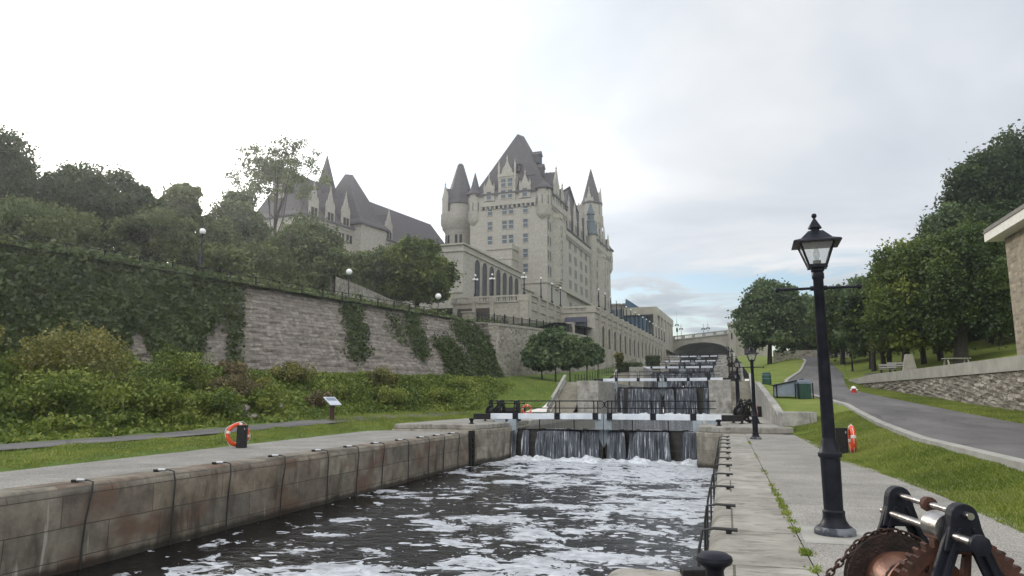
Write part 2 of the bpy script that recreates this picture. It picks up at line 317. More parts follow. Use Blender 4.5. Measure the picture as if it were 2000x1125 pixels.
def asphalt():
    m, nt, b = newmat('asphalt'); v = objco(nt)
    c = ramp(nt, noise(nt, v, 60, 3, .7), (.3, (.085, .08, .08)), (.7, (.16, .15, .145)))
    c = mixc(nt, .7, c, ramp(nt, noise(nt, vmul(nt, v, (1, .3, 1)), .6, 6, .65), (.32, .25), (.68, .72)), 'OVERLAY')
    wn = nd(nt, 'ShaderNodeVectorMath', {0: vmul(nt, nd(nt, 'ShaderNodeTexNoise', {'Vector': v, 'Scale': .9, 'Detail': 5.0}).outputs['Color'], (1.6, 1.6, 0)), 1: v}, operation='ADD').outputs[0]
    ck = nd(nt, 'ShaderNodeTexVoronoi', {'Vector': wn, 'Scale': .22}, feature='DISTANCE_TO_EDGE').outputs['Distance']
    c = mixc(nt, mth(nt, 'MULTIPLY', maprange(nt, ck, .012, .0), .7), c, (.03, .028, .027))
    c = mixc(nt, mth(nt, 'MULTIPLY', maprange(nt, noise(nt, v, .35, 2), .6, .61), .35), c, (.07, .067, .065))
    setb(nt, b, c, .85, 0, noise(nt, v, 70, 3), .5, .01, .4); return m
M['asphalt'] = asphalt()
def grassmat(name, a, b_, c_, sc=1.0):
    m, nt, b = newmat(name); v = objco(nt)
    c = ramp(nt, noise(nt, v, .45*sc, 8, .68), (.32, a), (.5, b_), (.68, c_))
    c = mixc(nt, .5, c, ramp(nt, noise(nt, vmul(nt, v, (1, 1, .3)), 22*sc, 4, .75), (.25, .1), (.75, .95)), 'OVERLAY')
    setb(nt, b, c, .9, 0, noise(nt, v, 28*sc, 5, .7), .8, .06, .2); return m
M['grass'] = grassmat('grass_ground', (.11, .15, .026), (.16, .205, .036), (.22, .235, .06))
M['lawn'] = grassmat('lawn_ground', (.07, .115, .022), (.11, .165, .03), (.16, .20, .045))
M['leafy'] = grassmat('undergrowth_ground', (.03, .045, .015), (.05, .07, .02), (.075, .07, .035))
M['leaf_maple'] = leafmat('maple_leaves', (.03, .056, .012), (.09, .13, .022), (.22, .25, .045))
M['leaf_green'] = leafmat('deep_green_leaves', (.02, .04, .012), (.055, .088, .022), (.12, .16, .04))
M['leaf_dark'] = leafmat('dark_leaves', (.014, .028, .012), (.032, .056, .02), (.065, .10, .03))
M['leaf_blue'] = leafmat('bluish_leaves', (.045, .075, .036), (.105, .155, .07), (.19, .245, .105))
M['leaf_hill'] = leafmat('hill_leaves', (.05, .07, .03), (.12, .15, .06), (.20, .23, .09))
M['leaf_bush'] = leafmat('bush_leaves', (.045, .075, .014), (.14, .195, .03), (.30, .32, .065))
M['leaf_olive'] = leafmat('olive_leaves', (.06, .065, .02), (.17, .165, .045), (.32, .28, .08))
M['leaf_dry'] = leafmat('dry_leaves', (.06, .042, .025), (.14, .10, .055), (.26, .20, .11))
M['leaf_ivy'] = leafmat('ivy_leaves', (.028, .045, .016), (.06, .085, .026), (.11, .14, .045))
M['blade'] = leafmat('grass_blades', (.10, .145, .022), (.20, .255, .04), (.33, .35, .085))

M['cliff'] = masonry('weathered_wall_stone', (.235, .208, .18), (.16, .14, .12), (.10, .088, .075), .95, .30, .02, .7, warp=.14, stain=.55, stcol=(.13, .11, .085), st2=(.40, .37, .33), bd=.06, ov=.6)
def watermat(name, foam0):
    m, nt, b = newmat(name); v = objco(nt); p = nd(nt, 'ShaderNodeSeparateXYZ', {0: v})
    wv = vmul(nt, v, (1.0, 1.25, 1))
    wc = nd(nt, 'ShaderNodeTexNoise', {'Vector': wv, 'Scale': .8, 'Detail': 3.0}).outputs['Color']
    wp = nd(nt, 'ShaderNodeVectorMath', {0: vmul(nt, wc, (1.6, 1.6, 0)), 1: wv}, operation='ADD').outputs[0]
    f1 = noise(nt, wp, .8, 5, .55); f2 = noise(nt, wp, .22, 3, .5); f3 = noise(nt, wp, 5.5, 4, .6)
    f = mth(nt, 'ADD', mth(nt, 'MULTIPLY', f1, .6), mth(nt, 'ADD', mth(nt, 'MULTIPLY', f2, .4), mth(nt, 'MULTIPLY', mth(nt, 'SUBTRACT', f3, .5), .20)))
    if foam0:
        dx = maprange(nt, p.outputs[0], -12, -2.5, -.03, .045); dy = maprange(nt, p.outputs[1], 24, 38.5, 0, .06); dz = maprange(nt, p.outputs[1], 35.8, 39.0, 0, .14)  # denser foam to the right also paints in the sky's sheen on the water
        g_ = mth(nt, 'ADD', mth(nt, 'ADD', dx, dy), dz); f = mth(nt, 'ADD', f, g_)
        sheet_ = maprange(nt, f, .535, .55)
        def blobs(scl, thr, sd):
            q = nd(nt, 'ShaderNodeVectorMath', {0: wp, 1: (sd, sd*.7, 0)}, operation='ADD').outputs[0]
            q = nd(nt, 'ShaderNodeVectorMath', {0: q, 1: vmul(nt, nd(nt, 'ShaderNodeTexNoise', {'Vector': wv, 'Scale': scl*1.7, 'Detail': 2.0}).outputs['Color'], (.5/scl, .5/scl, 0))}, operation='ADD').outputs[0]
            vo = nd(nt, 'ShaderNodeTexVoronoi', {'Vector': q, 'Scale': scl, 'Randomness': 1.0})
            r = nd(nt, 'ShaderNodeSeparateXYZ', {0: vo.outputs['Color']}).outputs[0]
            rad = mth(nt, 'ADD', mth(nt, 'MULTIPLY', mth(nt, 'SUBTRACT', r, thr), .75), mth(nt, 'MULTIPLY', g_, 3.0))
            return maprange(nt, mth(nt, 'SUBTRACT', rad, vo.outputs['Distance']), 0, .05)
        bl_ = mth(nt, 'MAXIMUM', blobs(1.5, .52, 3.1), mth(nt, 'MAXIMUM', blobs(3.2, .55, 7.7), blobs(7.5, .70, 1.3)))
        holes = maprange(nt, noise(nt, wp, 2.6, 4, .6), .60, .64)
        fm = mth(nt, 'MAXIMUM', mth(nt, 'MULTIPLY', mth(nt, 'MULTIPLY', sheet_, mth(nt, 'SUBTRACT', 1.0, holes)), maprange(nt, noise(nt, wp, 1.7, 4), .3, .6, .6, .95)), mth(nt, 'MULTIPLY', bl_, .95))
    else: fm = maprange(nt, f, .66, .70)
    rip = mth(nt, 'ADD', noise(nt, vmul(nt, v, (1, 1.6, 1)), 2.2, 4, .55), mth(nt, 'MULTIPLY', noise(nt, v, 9, 3), .25))
    bp = nd(nt, 'ShaderNodeBump', {'Height': rip, 'Strength': .6, 'Distance': .12}); bf = nd(nt, 'ShaderNodeBump', {'Height': mth(nt, 'ADD', fm, rip), 'Strength': .4, 'Distance': .05})
    setb(nt, b, (.007, .007, .007), .06, spec=.5); b.inputs['IOR'].default_value = 1.19 if foam0 else 1.25
    nt.links.new(bp.outputs[0], b.inputs['Normal'])
    fc = ramp(nt, noise(nt, v, 3.5, 5, .65), (.3, (.36, .38, .42)), (.66, (.70, .72, .76)))
    fo = nd(nt, 'ShaderNodeBsdfPrincipled', {'Base Color': fc, 'Roughness': .45}); nt.links.new(bf.outputs[0], fo.inputs['Normal'])
    x = nd(nt, 'ShaderNodeMixShader', {0: mth(nt, 'MULTIPLY', fm, .93), 1: b.outputs[0], 2: fo.outputs[0]})
    nt.links.new(x.outputs[0], nt.nodes['Material Output'].inputs[0]); return m
M['water'] = watermat('foamy_canal_water', True); M['pool'] = watermat('upper_pool_water', False)
def fallmat():
    m, nt, b = newmat('falling_water'); v = objco(nt)
    s = noise(nt, vmul(nt, v, (15, 3, .5)), 1.0, 5, .65, .2); s2 = noise(nt, vmul(nt, v, (2.2, .5, .8)), 1.0, 3)
    f = mth(nt, 'ADD', mth(nt, 'MULTIPLY', s, .75), mth(nt, 'MULTIPLY', s2, .25))
    c = ramp(nt, f, (.40, (.02, .023, .03)), (.52, (.065, .074, .09)), (.575, (.16, .175, .20)), (.625, (.62, .65, .69)))
    setb(nt, b, c, .38, 0, s, .6, .05, .3)
    tr = nd(nt, 'ShaderNodeBsdfTransparent'); x = nd(nt, 'ShaderNodeMixShader', {0: maprange(nt, f, .36, .44, .1, 1), 1: tr.outputs[0], 2: b.outputs[0]})
    nt.links.new(x.outputs[0], nt.nodes['Material Output'].inputs[0]); return m
M['fall'] = fallmat()
M['foam'] = simple('white_foam', (.45, .48, .52), (.82, .84, .86), 5, .6, bs=.6, bscale=9, bd=.08)

# ---------------------------------------------------------------- terrain
def eL(Y): return kn(Y, (-20, 0), (20, .05), (50, .1), (57, .3), (64, .8), (75, 3.2), (90, 3.5), (108, 5), (118, 6.2), (158, 9.3), (198, 12.7), (240, 14))
def bxL(Y): return kn(Y, (-20, -48), (0, -42.5), (43, -31.5), (76.6, -23), (80, -26.5), (90, -24.5), (105, -21.5), (116, -20.4), (198, -15.7), (240, -15.7))
def zbL(Y): return kn(Y, (-20, 3.4), (30, 3.5), (42, 3.2), (70, 3.5), (80, 4.1), (90, 4.6), (105, 5.5), (125, 6.9), (152, 9.4), (200, 13.9), (240, 15))
def hL(x, y):
    xs = lerp(-24.6, -17, sm(50, 68, y)); b = np.minimum(bxL(y), xs-3)
    e = eL(y)+.10*sm(-17, -23, x)*(1-sm(50, 66, y))+.3*sm(20, 45, y)*sm(-17, -24, x)*(1-sm(50, 66, y))
    e = e-.15*(1-sm(.0, .55, pvL(y)-x))*(1-sm(35, 40, y))
    return e+(zbL(y)-e)*sm(0, 1, (xs-x)/(xs-b))
def topx(Y): return kn(Y, (-20, -53), (0, -47.5), (43, -36.4), (76.6, -28.5), (80, -28.2), (90, -25.2), (100, -23.6), (116, -21.2), (198, -16.4), (240, -16.2))
def hU(x, y):
    d = topx(y)-x
    base = kn(y, (76, 10.35), (92, 11.0), (100, 12.6), (118, 13.2), (150, 14.5), (240, 16))
    k = 1-sm(70, 100, y)
    return base+k*(1.2*sm(2, 9, d)+3.5*sm(9, 20, d)+4*sm(20, 45, d))+(1-k)*1.5*sm(14, 30, d)
def rR(Y): return kn(Y, (-20, .25), (10, .4), (22, .5), (30, .68), (37, .98), (51, 1.72), (63, 2.4), (70, 3.1), (90, 5.0), (105, 6.9), (125, 8.2), (170, 11), (250, 15))
def edR(Y): return kn(Y, (-20, 3.5), (14, 3.5), (17.4, 3.3), (20.6, 2.9), (35, 2.95), (36.6, 2.6), (240, 2.6))
def eR(Y): return kn(Y, (-20, -.02), (30, -.02), (35.4, .0), (36.7, .28), (38.4, .62), (45, 1.3), (60, 2.5), (68, 3.1), (76, 3.5), (108, 6), (120, 6.4), (150, 9), (160, 9.5), (200, 12.8), (240, 14))
def cuR(Y): return kn(Y, (-20, 5.0), (22, 5.15), (42, 6.3), (55, 5.6), (64, 4.9), (72, 5.6), (85, 8.0), (102, 10.4), (112, 10.6), (125, 12.5), (170, 20))
def roR(Y): return kn(Y, (-20, 10.4), (37, 9.9), (60, 9.0), (66, 9.7), (80, 11.5), (90, 12.4), (105, 13.2), (125, 18), (170, 28))
def waR(Y): return kn(Y, (-20, 14.2), (37, 12.5), (51, 11.8), (63, 11.0), (70, 10.6), (90, 13.2), (125, 19), (240, 30))
def hR(x, y):
    e, r, a, b, wx = eR(y), rR(y), edR(y), cuR(y), waR(y)
    z = e+(r-e)*sm(0, 1, (x-a)/(b-a))+.06*sm(0, 2, x-b)
    d = x-wx
    t = np.where(y < 70, np.maximum(2.85, r), r)
    up = t+.2*np.clip(d, 0, 20)+.33*np.clip(d-20, 0, 40)
    return np.where(d > 0, up, z)
def rough(x, y): return .05*np.sin(x*1.7+y*.6)*np.sin(y*1.1-x*.3)+.03*np.sin(x*4.1+1.3)*np.sin(y*3.3)
def sheet(name, cols, ys, h, mat, kind='structure', lift=0, rgh=0):
    P = [[(c(y), y, float(h(c(y), y))+lift+(rgh*float(rough(c(y), y)))) for c in cols] for y in ys]
    o = MB().grid(P).build(name, mat, smooth=True); return tag(o, kind=kind)
ys = list(np.arange(-20, 90, .8))+list(np.arange(90, 262, 3))
# left: the paved strip edge -> grass -> bank
pvL = lambda Y: kn(Y, (-20, -13.4), (12.6, -16.3), (34.4, -18.3), (36, -17.2), (60, -16.9), (64, -16.35), (262, -16.35))
def lc(f): return lambda Y: lerp(pvL(Y)+.1, bxL(Y)-2.5, f)
sheet('grass_bank', [lc(f) for f in np.linspace(0, 1, 46)], ys, hL, M['lawn'], rgh=1)
def ub(d): return lambda Y: topx(Y)-d
sheet('hill_terrain', [ub(d) for d in [-.6, .3, 1, 2, 4, 6, 8, 10, 13, 16, 20, 25, 32, 40, 55, 80, 120]], [y for y in ys], hU, M['leafy'], rgh=1)
# right
def rc(a, b, f): return lambda Y: lerp(a(Y), b(Y), f)
cR = [rc(edR, cuR, f) for f in np.linspace(0, 1, 13)]+[rc(cuR, roR, f) for f in np.linspace(.08, 1, 11)]+[rc(roR, waR, f) for f in (.25, .5, .75, .995)]
cR += [lambda Y: waR(Y)+.02]+[(lambda Y, d=d: waR(Y)+d) for d in (.8, 2, 4, 6, 9, 12, 16, 20, 26, 34, 44, 60, 90)]
sheet('grass_verge', cR, ys, hR, M['grass'], rgh=.35)
pathU = lambda Y: kn(Y, (-20, -24.5), (17, -22.4), (40, -23.0), (52, -22.0), (60, -20.5))
pathD = lambda Y: kn(Y, (-20, -22.0), (14, -20.3), (40, -21.0), (52, -20.5), (60, -20.0))
yp = [y for y in ys if y < 58]
sheet('gravel_path', [rc(pathU, pathD, f) for f in np.linspace(0, 1, 7)], yp, hL, M['asphalt'], lift=.05)
sheet('road', [rc(cuR, roR, f) for f in np.linspace(.02, 1, 14)], [y for y in ys if y < 150], hR, M['asphalt'], lift=.04)
# the paved fork climbing behind the parapet
fk = [(10.3, 66), (11.2, 72), (13.6, 80), (17.5, 80), (14.0, 69.5)]
pathR = lambda Y: kn(Y, (40, 13.3), (60, 12.6), (70, 12.2), (76, 12.8)); pathW = lambda Y: kn(Y, (40, 15.6), (60, 14.8), (70, 14.6), (76, 13.0))
sheet('path', [rc(pathR, pathW, f) for f in np.linspace(0, 1, 6)], [y for y in ys if 40 < y < 76], hR, M['asphalt'], lift=.05)
kb = MB(); kys = [y for y in ys if y < 116]
prof = [(-.28, -.15), (-.28, .06), (-.02, .07), (.03, .03), (.03, -.15)]
kb.grid([[(cuR(y)+dx, y, float(hR(cuR(y), y))+dz+.05) for dx, dz in prof] for y in kys])
struct('kerb', kb, M['kerb'], smooth=False)
struct('ground', MB().grid([[(x, y, -3.6) for x in (-149, -60, 0, 60, 129)] for y in (-59, -20, 150, 274)]), M['leafy'])
# far hillside that closes the view behind the trees on both banks
# ---------------------------------------------------------------- water
GY = [40, 80, 120, 160, 200]; WZ = [-1.68, -.08, 2.85, 5.85, 8.85, 12.1]; PZ = [0, .3, 3.35, 6.35, 9.3, 12.6]; XL, XR, XM = -11.85, -1.55, -6.72
wm = MB(); nx, ny = 60, 160
P = []
for i in range(nx+1):
    x = lerp(-12.6, -.05, i/nx); row = []
    for j in range(ny+1):
        y = lerp(-18, 40.4, j/ny); k = .25+.75*float(sm(28, 39, y))
        row.append((x, y, WZ[0]+k*(.035*math.sin(x*1.9+y*1.3)*math.sin(y*.9-x*.7)+.03*math.sin(x*3.7-y*2.9)*math.sin(y*3.1+x))))
    P.append(row)
struct('water', wm.grid(P), M['water'], smooth=True)
for k in range(1, 6):
    y1 = GY[k] if k < 5 else 250
    struct('water', MB().grid([[(x, y, WZ[k]) for x in (XL-.05, XR+.05)] for y in (GY[k-1]-.02, y1+.6)]), M['pool'])

# ---------------------------------------------------------------- lock walls and walkways
def wall_profile(xe, s, zt, zb, w=.8):      # rounded coping; s=-1 wall lies to the left of the edge, +1 to the right
    pts = [(xe+s*w, zt)]
    for a in range(0, 91, 18): pts.append((xe+s*(.22-.22*math.sin(R(a))), zt-.22+.22*math.cos(R(a))))
    pts += [(xe, lerp(zt, zb, f)) for f in (.3, .6, 1)]
    return pts
lw = MB(); yy = list(np.arange(-18, 35.41, .6))+[35.4]
lw.grid([[(x+.02*math.sin(y*2.2+z*3), y, z) for x, z in wall_profile(-12.42, -1, -.05, -3)] for y in yy])
tag(lw.build('lock_wall', M['lockstone'], smooth=True), 'long stained block wall with rounded coping along the left side of the foamy basin', 'lock wall')
struct('pavement', MB().grid([[(x, y, -.05) for x in (-13.2, lerp(-13.2, pvL(y), .5), pvL(y)+.02)] for y in list(np.arange(-18, 35, 1.5))+[35.4]]), M['walk'])
rw = MB(); yr = list(np.arange(7.35, 35.6, .6))+[35.6]
rw.grid([[(x, y, z) for x, z in wall_profile(-.3, 1, 0, -3, 1.05)] for y in yr])
rw.grid([[(x, y, z) for x, z in wall_profile(-1.25, 1, 0, -3, 2.0)] for y in (-5, 0, 3, 5, 6.5, 7.35)])
rw.add([(-1.25, 7.35, -3), (-.3, 7.35, -3), (-.3, 7.35, -.2), (-.2, 7.35, -.01), (-1.05, 7.35, -.01), (-1.25, 7.35, -.2)], [(0, 1, 2, 3, 4, 5)])
tag(rw.build('lock_wall', M['coping'], smooth=True), 'worn pale coping stones edging the walkway on the right side of the foamy basin', 'lock wall')
struct('walkway', MB().grid([[(x, y, .004) for x in (.76, 1.6, 2.4, edR(y)+.12)] for y in list(np.arange(-6, 35.5, 1.2))+[35.55]]), M['walk'])
struct('pavement', MB().box(.80, 1.95, 9.15, 10.3, -.1, .012), M['kerb'])     # pale pad under the near lamp
# piers beside the first gate
pl = MB().prism([(-17.3, 35.4), (-12.45, 35.4), (-12.05, 36.8), (-11.9, 38.4), (-11.9, 44), (-17.3, 44)], -3, .04)
po = pl.build('lock_pier', M['pierstone'], bevel=.06); tag(po, 'stained stone pier left of the nearest waterfall where the long block wall ends', 'lock pier')
tag(MB().prism([(-17.2, 35.5), (-12.55, 35.5), (-12.16, 36.85), (-12.0, 38.4), (-12.0, 44), (-17.2, 44)], .04, .30).build('capstone', M['coping'], po, bevel=.05))
pr_ = MB().prism([(-1.5, 36.7), (-.32, 35.6), (2.45, 35.6), (2.45, 44), (-1.5, 44)], -3, .02)
po = pr_.build('lock_pier', M['pierstone'], bevel=.05); tag(po, 'weathered stone pier right of the nearest waterfall at the end of the walkway', 'lock pier')
tag(MB().prism([(-1.42, 36.75), (-.3, 35.68), (2.9, 35.68), (2.9, 36.9), (2.45, 36.9), (2.45, 44), (-1.42, 44)], .02, .30).build('capstone', M['coping'], po, bevel=.04))
# upper chambers
ORD = ['first', 'second', 'third', 'fourth', 'fifth', 'sixth', 'seventh', 'eighth', 'ninth', 'tenth', 'eleventh', 'twelfth', 'thirteenth', 'fourteenth', 'fifteenth', 'sixteenth', 'seventeenth', 'eighteenth', 'nineteenth', 'twentieth']
for k in range(1, 6):
    ya = 44 if k == 1 else GY[k-1]-11; yb = GY[k]-11 if k < 5 else 236
    for side in (0, 1):
        x0, x1 = ((XL-2.1, XL) if side == 0 else (XR, XR+2.0))
        o = MB().box(x0, x1, ya, yb, WZ[k-1]-3, PZ[k]).build('lock_wall', M['pierconc'], bevel=.05)
        tag(o, f'pale concrete lock wall {"left" if side == 0 else "right"} of the {ORD[k-1]} pool up the staircase of gates', 'lock wall', 'concrete lock walls')
        # walkway slab beside it
        xa, xb = ((XL-5.3, XL-2.1) if side == 0 else (XR+2.0, 2.75))
        if k == 1: yA = 44
        else: yA = GY[k-1]-5.6
        struct('walkway', MB().box(xa, xb, yA, yb if k == 5 else GY[k]-5.6, PZ[k]-2.2, PZ[k]-.01), M['concrete'])
    if k >= 2:
        for side in (0, 1):
            st = MB(); n = 17; x0, x1 = ((XL-4.3, XL-2.1) if side == 0 else (XR+2.0, 2.2)); yA, yB = GY[k-1]-13, GY[k-1]-5.6
            for i in range(n):
                z0 = lerp(PZ[k-1], PZ[k], i/n); z1 = lerp(PZ[k-1], PZ[k], (i+1)/n)-.003
                st.box(x0+.01, x1-.01, lerp(yA, yB, i/n), yB+.01*i, z0-.3, z1)
            so_ = st.build('staircase', M['stair']); tag(so_, f'concrete steps {"left" if side == 0 else "right"} of the {ORD[k-1]} waterfall up the flight', 'staircase', 'steps beside the locks')
            sg = MB()
            for xx in ([x0-.3] if side == 0 else [x1]):
                for q in ((0, .12), (.55, .1)):
                    sg.extr([(xx, yA-.3, PZ[k-1]+q[0]), (xx, yB, PZ[k]+q[0]), (xx, yB, PZ[k]+q[0]+q[1]+.12), (xx, yA-.3, PZ[k-1]+q[0]+q[1]+.12)], (.28, 0, 0))
                for f in np.linspace(.02, .98, 6): sg.box(xx+.08, xx+.2, lerp(yA, yB, f)-.06, lerp(yA, yB, f)+.06, lerp(PZ[k-1], PZ[k], f), lerp(PZ[k-1], PZ[k], f)+.6)
            sg.build('handrail', M['kerb'], so_)

# ---------------------------------------------------------------- gates
def make_gate(k, side):
    Y = GY[k]; top = PZ[k+1]+.34; wz = WZ[k+1]; low = WZ[k]
    s = 1 if side else -1
    t = thing('lock_gate', f'{"right" if side else "left"} leaf of the {ORD[k]} white lock gate from the foamy basin', 'lock gate', (XM+s*3, Y, wz), 0, 'white lock gates')
    off = (XM+s*3, Y, wz)
    xo = XR if side else XL
    dy = .7
    def yx(x): return Y+dy*(1-abs(x-XM)/abs(xo-XM)) if (xo-x)*s > 0 else Y
    b = MB(); xa, xb = (XM+.15 if side else XM-.12), (xo+1.25 if side else xo-1.3)
    pts = [(xa, yx(xa)), (xo, Y), (xb, Y-.08)]
    for (p, q) in zip(pts[:-1], pts[1:]):
        b.extr([(p[0], p[1]-.17, top-.17), (p[0], p[1]+.17, top-.17), (p[0], p[1]+.17, top+.15), (p[0], p[1]-.17, top+.15)], (q[0]-p[0], q[1]-p[1], 0))
    b.build('balance_beam', M['white'], t, off=off, bevel=.02)
    MB().box(min(xb, xb+s*1.05), max(xb, xb+s*1.05), Y-.26, Y+.12, top-.2, top+.13).build('beam_end', M['blackmatt'], t, off=off, bevel=.02)
    # timber leaf under water level
    g = MB()
    def yg(x): return yx(x)+.02
    g.extr([(xo-s*.05, Y+.05, low-1.5), (XM+s*.06, Y+dy, low-1.5), (XM+s*.06, Y+dy, wz-.05), (xo-s*.05, Y+.05, wz-.05)], (0, .3, 0))
    for f in (.12, .34, .62, .8): 
        x = lerp(xo, XM, f); g.box(x-.13, x+.13, yx(x)-.03, yx(x)+.2, low-1.5, wz+.05)
    for z in np.linspace(low, wz-.3, 4): g.extr([(xo-s*.05, Y+.0, z-.1), (XM+s*.06, Y+dy-.05, z-.1), (XM+s*.06, Y+dy-.05, z+.1), (xo-s*.05, Y+.0, z+.1)], (0, .2, 0))
    g.build('planking', M['wetwood'], t, off=off)
    # mitre and heel posts
    mp = MB(); xm = XM+s*.26
    mp.extr([(XM+s*.02, Y+dy-.12, top+.14), (XM+s*.46, Y+dy-.12, top+.14), (XM+s*.46, Y+dy-.12, wz-.15), (XM+s*.14, Y+dy-.12, wz-.75), (XM+s*.02, Y+dy-.12, wz-1.0)], (0, .3, 0))
    mp.build('mitre_post', M['greypaint'], t, off=off)
    hp = MB().box(xo+s*.02-.25, xo+s*.02+.25, Y-.2, Y+.22, wz-.3, top-.17); hp.box(xo+s*.75-.32, xo+s*.75+.32, Y-.2, Y+.15, top-.36, top-.18)
    hp.build('heel_post', M['greypaint'], t, off=off)
    # foot boards along the leaf
    # railing
    hr = MB(); xr0, xr1 = (XM+.25, XR+1.0) if side else (XL-1.05, XM-.1)
    N_ = 14
    rail = [(lerp(xr0, xr1, i/N_), yx(lerp(xr0, xr1, i/N_))) for i in range(N_+1)]
    hr.tube([(x, y-.05, top+.86) for x, y in rail], .036, 6); hr.tube([(x, y-.05, top+.46) for x, y in rail if (x-xr0)*s > -99], .030, 6)
    xi = xr1 if not side else xr0
    hr.tube([(xi, yx(xi)-.05, top+.86), (xi+(.14 if not side else -.14), yx(xi)-.05, top+.78), (xi+(.16 if not side else -.16), yx(xi)-.05, top+.6), (xi+(.05 if not side else -.05), yx(xi)-.05, top+.46)], .03, 6)
    hr.build('handrail', M['black'], t, off=off, smooth=True)
    px = [-11.68, -9.3, -6.95-.2] if not side else [-6.35, -3.9, -1.75]
    for x in px:
        p = MB(); y = yx(x)
        p.box(x-.16, x+.16, y-.2, y+.2, top-.18, top+.2)
        for d in (-.10, .12): p.cyl((x+d, y-.05, top+.1), (x+d, y-.05, top+.86), .032, n=6)
        p.build('post', M['black'], t, off=off)
    # valve rods
    for f in (.3, .68):
        x = lerp(xo, XM, f); MB().cyl((x, yx(x)-.1, wz-.4), (x, yx(x)-.1, top+.12), .03, n=6).build('valve_rod', M['blackmatt'], t, off=off)
    return t
for k in range(5):
    for side in (0, 1): make_gate(k, side)
SHEETS = [(-11.83, -11.55), (-11.2, -10.85), (-10.35, -8.02), (-7.86, -6.98), (-6.42, -5.5), (-5.2, -3.05), (-2.3, -1.6)]
for k in range(5):
    fm = MB()
    for (a, b) in SHEETS:
        n = max(3, int((b-a)*9)); m_ = 14; P = []
        H = WZ[k+1]-WZ[k]; y0 = lambda x: GY[k]+.7*(1-min(1, abs(x-XM)/5.1))
        for i in range(n+1):
            u = i/n; x = lerp(a, b, u); row = []; ed = .10*(abs(u-.5)*2)**4
            for j in range(m_+1):
                v = j/m_; z = WZ[k+1]+.035-v*(H+.12); out = .22+.16*math.sqrt(max(0, v*H))*2.2
                out = -.5 if False else out
                xx = x+(.10*v*(u-.5)*2 if n > 3 else 0)+.03*math.sin(7*x+3*v)
                yq = y0(x)-(out if j else -.25)-.05*math.sin(x*5.3+k)-.035*math.sin(x*13+j*.4)-.015*math.sin(x*29)
                row.append((xx, yq, z-(0 if j > 1 else ed*.5)))
            P.append(row)
        fm.grid(P)
    struct('waterfall', fm, M['fall'], smooth=True)
    fo = MB(); n = 70; P = []
    r2 = random.Random(k)
    ph = [r2.uniform(0, 6) for _ in range(6)]
    for i in range(n+1):
        x = lerp(XL+.05, XR-.05, i/n); row = []
        hgt_ = .10+.07*math.sin(x*2.1+ph[0])+.06*math.sin(x*4.7+ph[1])+.05*math.sin(x*9.3+ph[2])
        for j in range(13):
            v = j/12; y = GY[k]+.3-v*(2.6 if k == 0 else 1.8)
            row.append((x, y-.15*math.sin(x*3+ph[3]), WZ[k]-.05+max(0, hgt_)*math.sin(math.pi*min(1, .12+v*.9))*(1.3-.5*v)+.03*math.sin(x*11+y*9)+.03*math.sin(x*5.1-y*6)))
        P.append(row)
    struct('water', fo.grid(P), M['foam'], smooth=True)

# ---------------------------------------------------------------- the castle hotel
def win_mesh(name, w_, h_, fm=None, gl=None, arch=False, mull=1, trans=(.5,), fw=.16, pr=.16):
    b = MB()
    if arch:
        n = 10; pts = [(-w_/2, 0, 0), (w_/2, 0, 0)]+[(w_/2*math.cos(math.pi*i/n), 0, h_-w_/2+w_/2*math.sin(math.pi*i/n)) for i in range(n+1)]
        b.extr([(x, -.012, z) for x, _, z in pts], (0, -.02, 0), 0)
        ar = pts[2:]+[pts[0]]
        ar = [pts[1]]+pts[2:]+[pts[0]]
        for p, q in zip(ar[:-1], ar[1:]):
            c = (0, h_-w_/2)
            def o(p):
                if p[2] <= h_-w_/2+1e-6: return (p[0]+math.copysign(fw, p[0]), p[2])
                d = math.hypot(p[0], p[2]-c[1]); return (p[0]*(1+fw/d), c[1]+(p[2]-c[1])*(1+fw/d))
            po, qo = o(p), o(q)
            b.extr([(p[0], 0, p[2]), (q[0], 0, q[2]), (qo[0], 0, qo[1]), (po[0], 0, po[1])], (0, -pr, 0), 1)
    else:
        b.box(-w_/2, w_/2, -.03, -.012, 0, h_, 0)
        b.box(-w_/2-fw, -w_/2, -pr, 0, -.05, h_+.05, 1); b.box(w_/2, w_/2+fw, -pr, 0, -.05, h_+.05, 1)
        b.box(-w_/2-fw, w_/2+fw, -pr-.03, 0, -.22, -.05, 1); b.box(-w_/2-fw, w_/2+fw, -pr-.01, 0, h_+.05, h_+.2, 1)
    for i in range(mull): 
        x = lerp(-w_/2, w_/2, (i+1)/(mull+1)); b.box(x-.035, x+.035, -.07, -.03, 0, h_*(.93 if arch else 1), 2)
    for f in trans: b.box(-w_/2, w_/2, -.06, -.031, h_*f-.04, h_*f+.04, 2)
    return b.mesh(name, [gl or M['glass'], M['trim'], fm or M['rooftan']])
def place(me, name, parent, x, y, z, rz=0):
    o = bpy.data.objects.new(name, me); col.objects.link(o); o.parent = parent; o.location = (x, y, z); o.rotation_euler = (0, 0, rz); return o
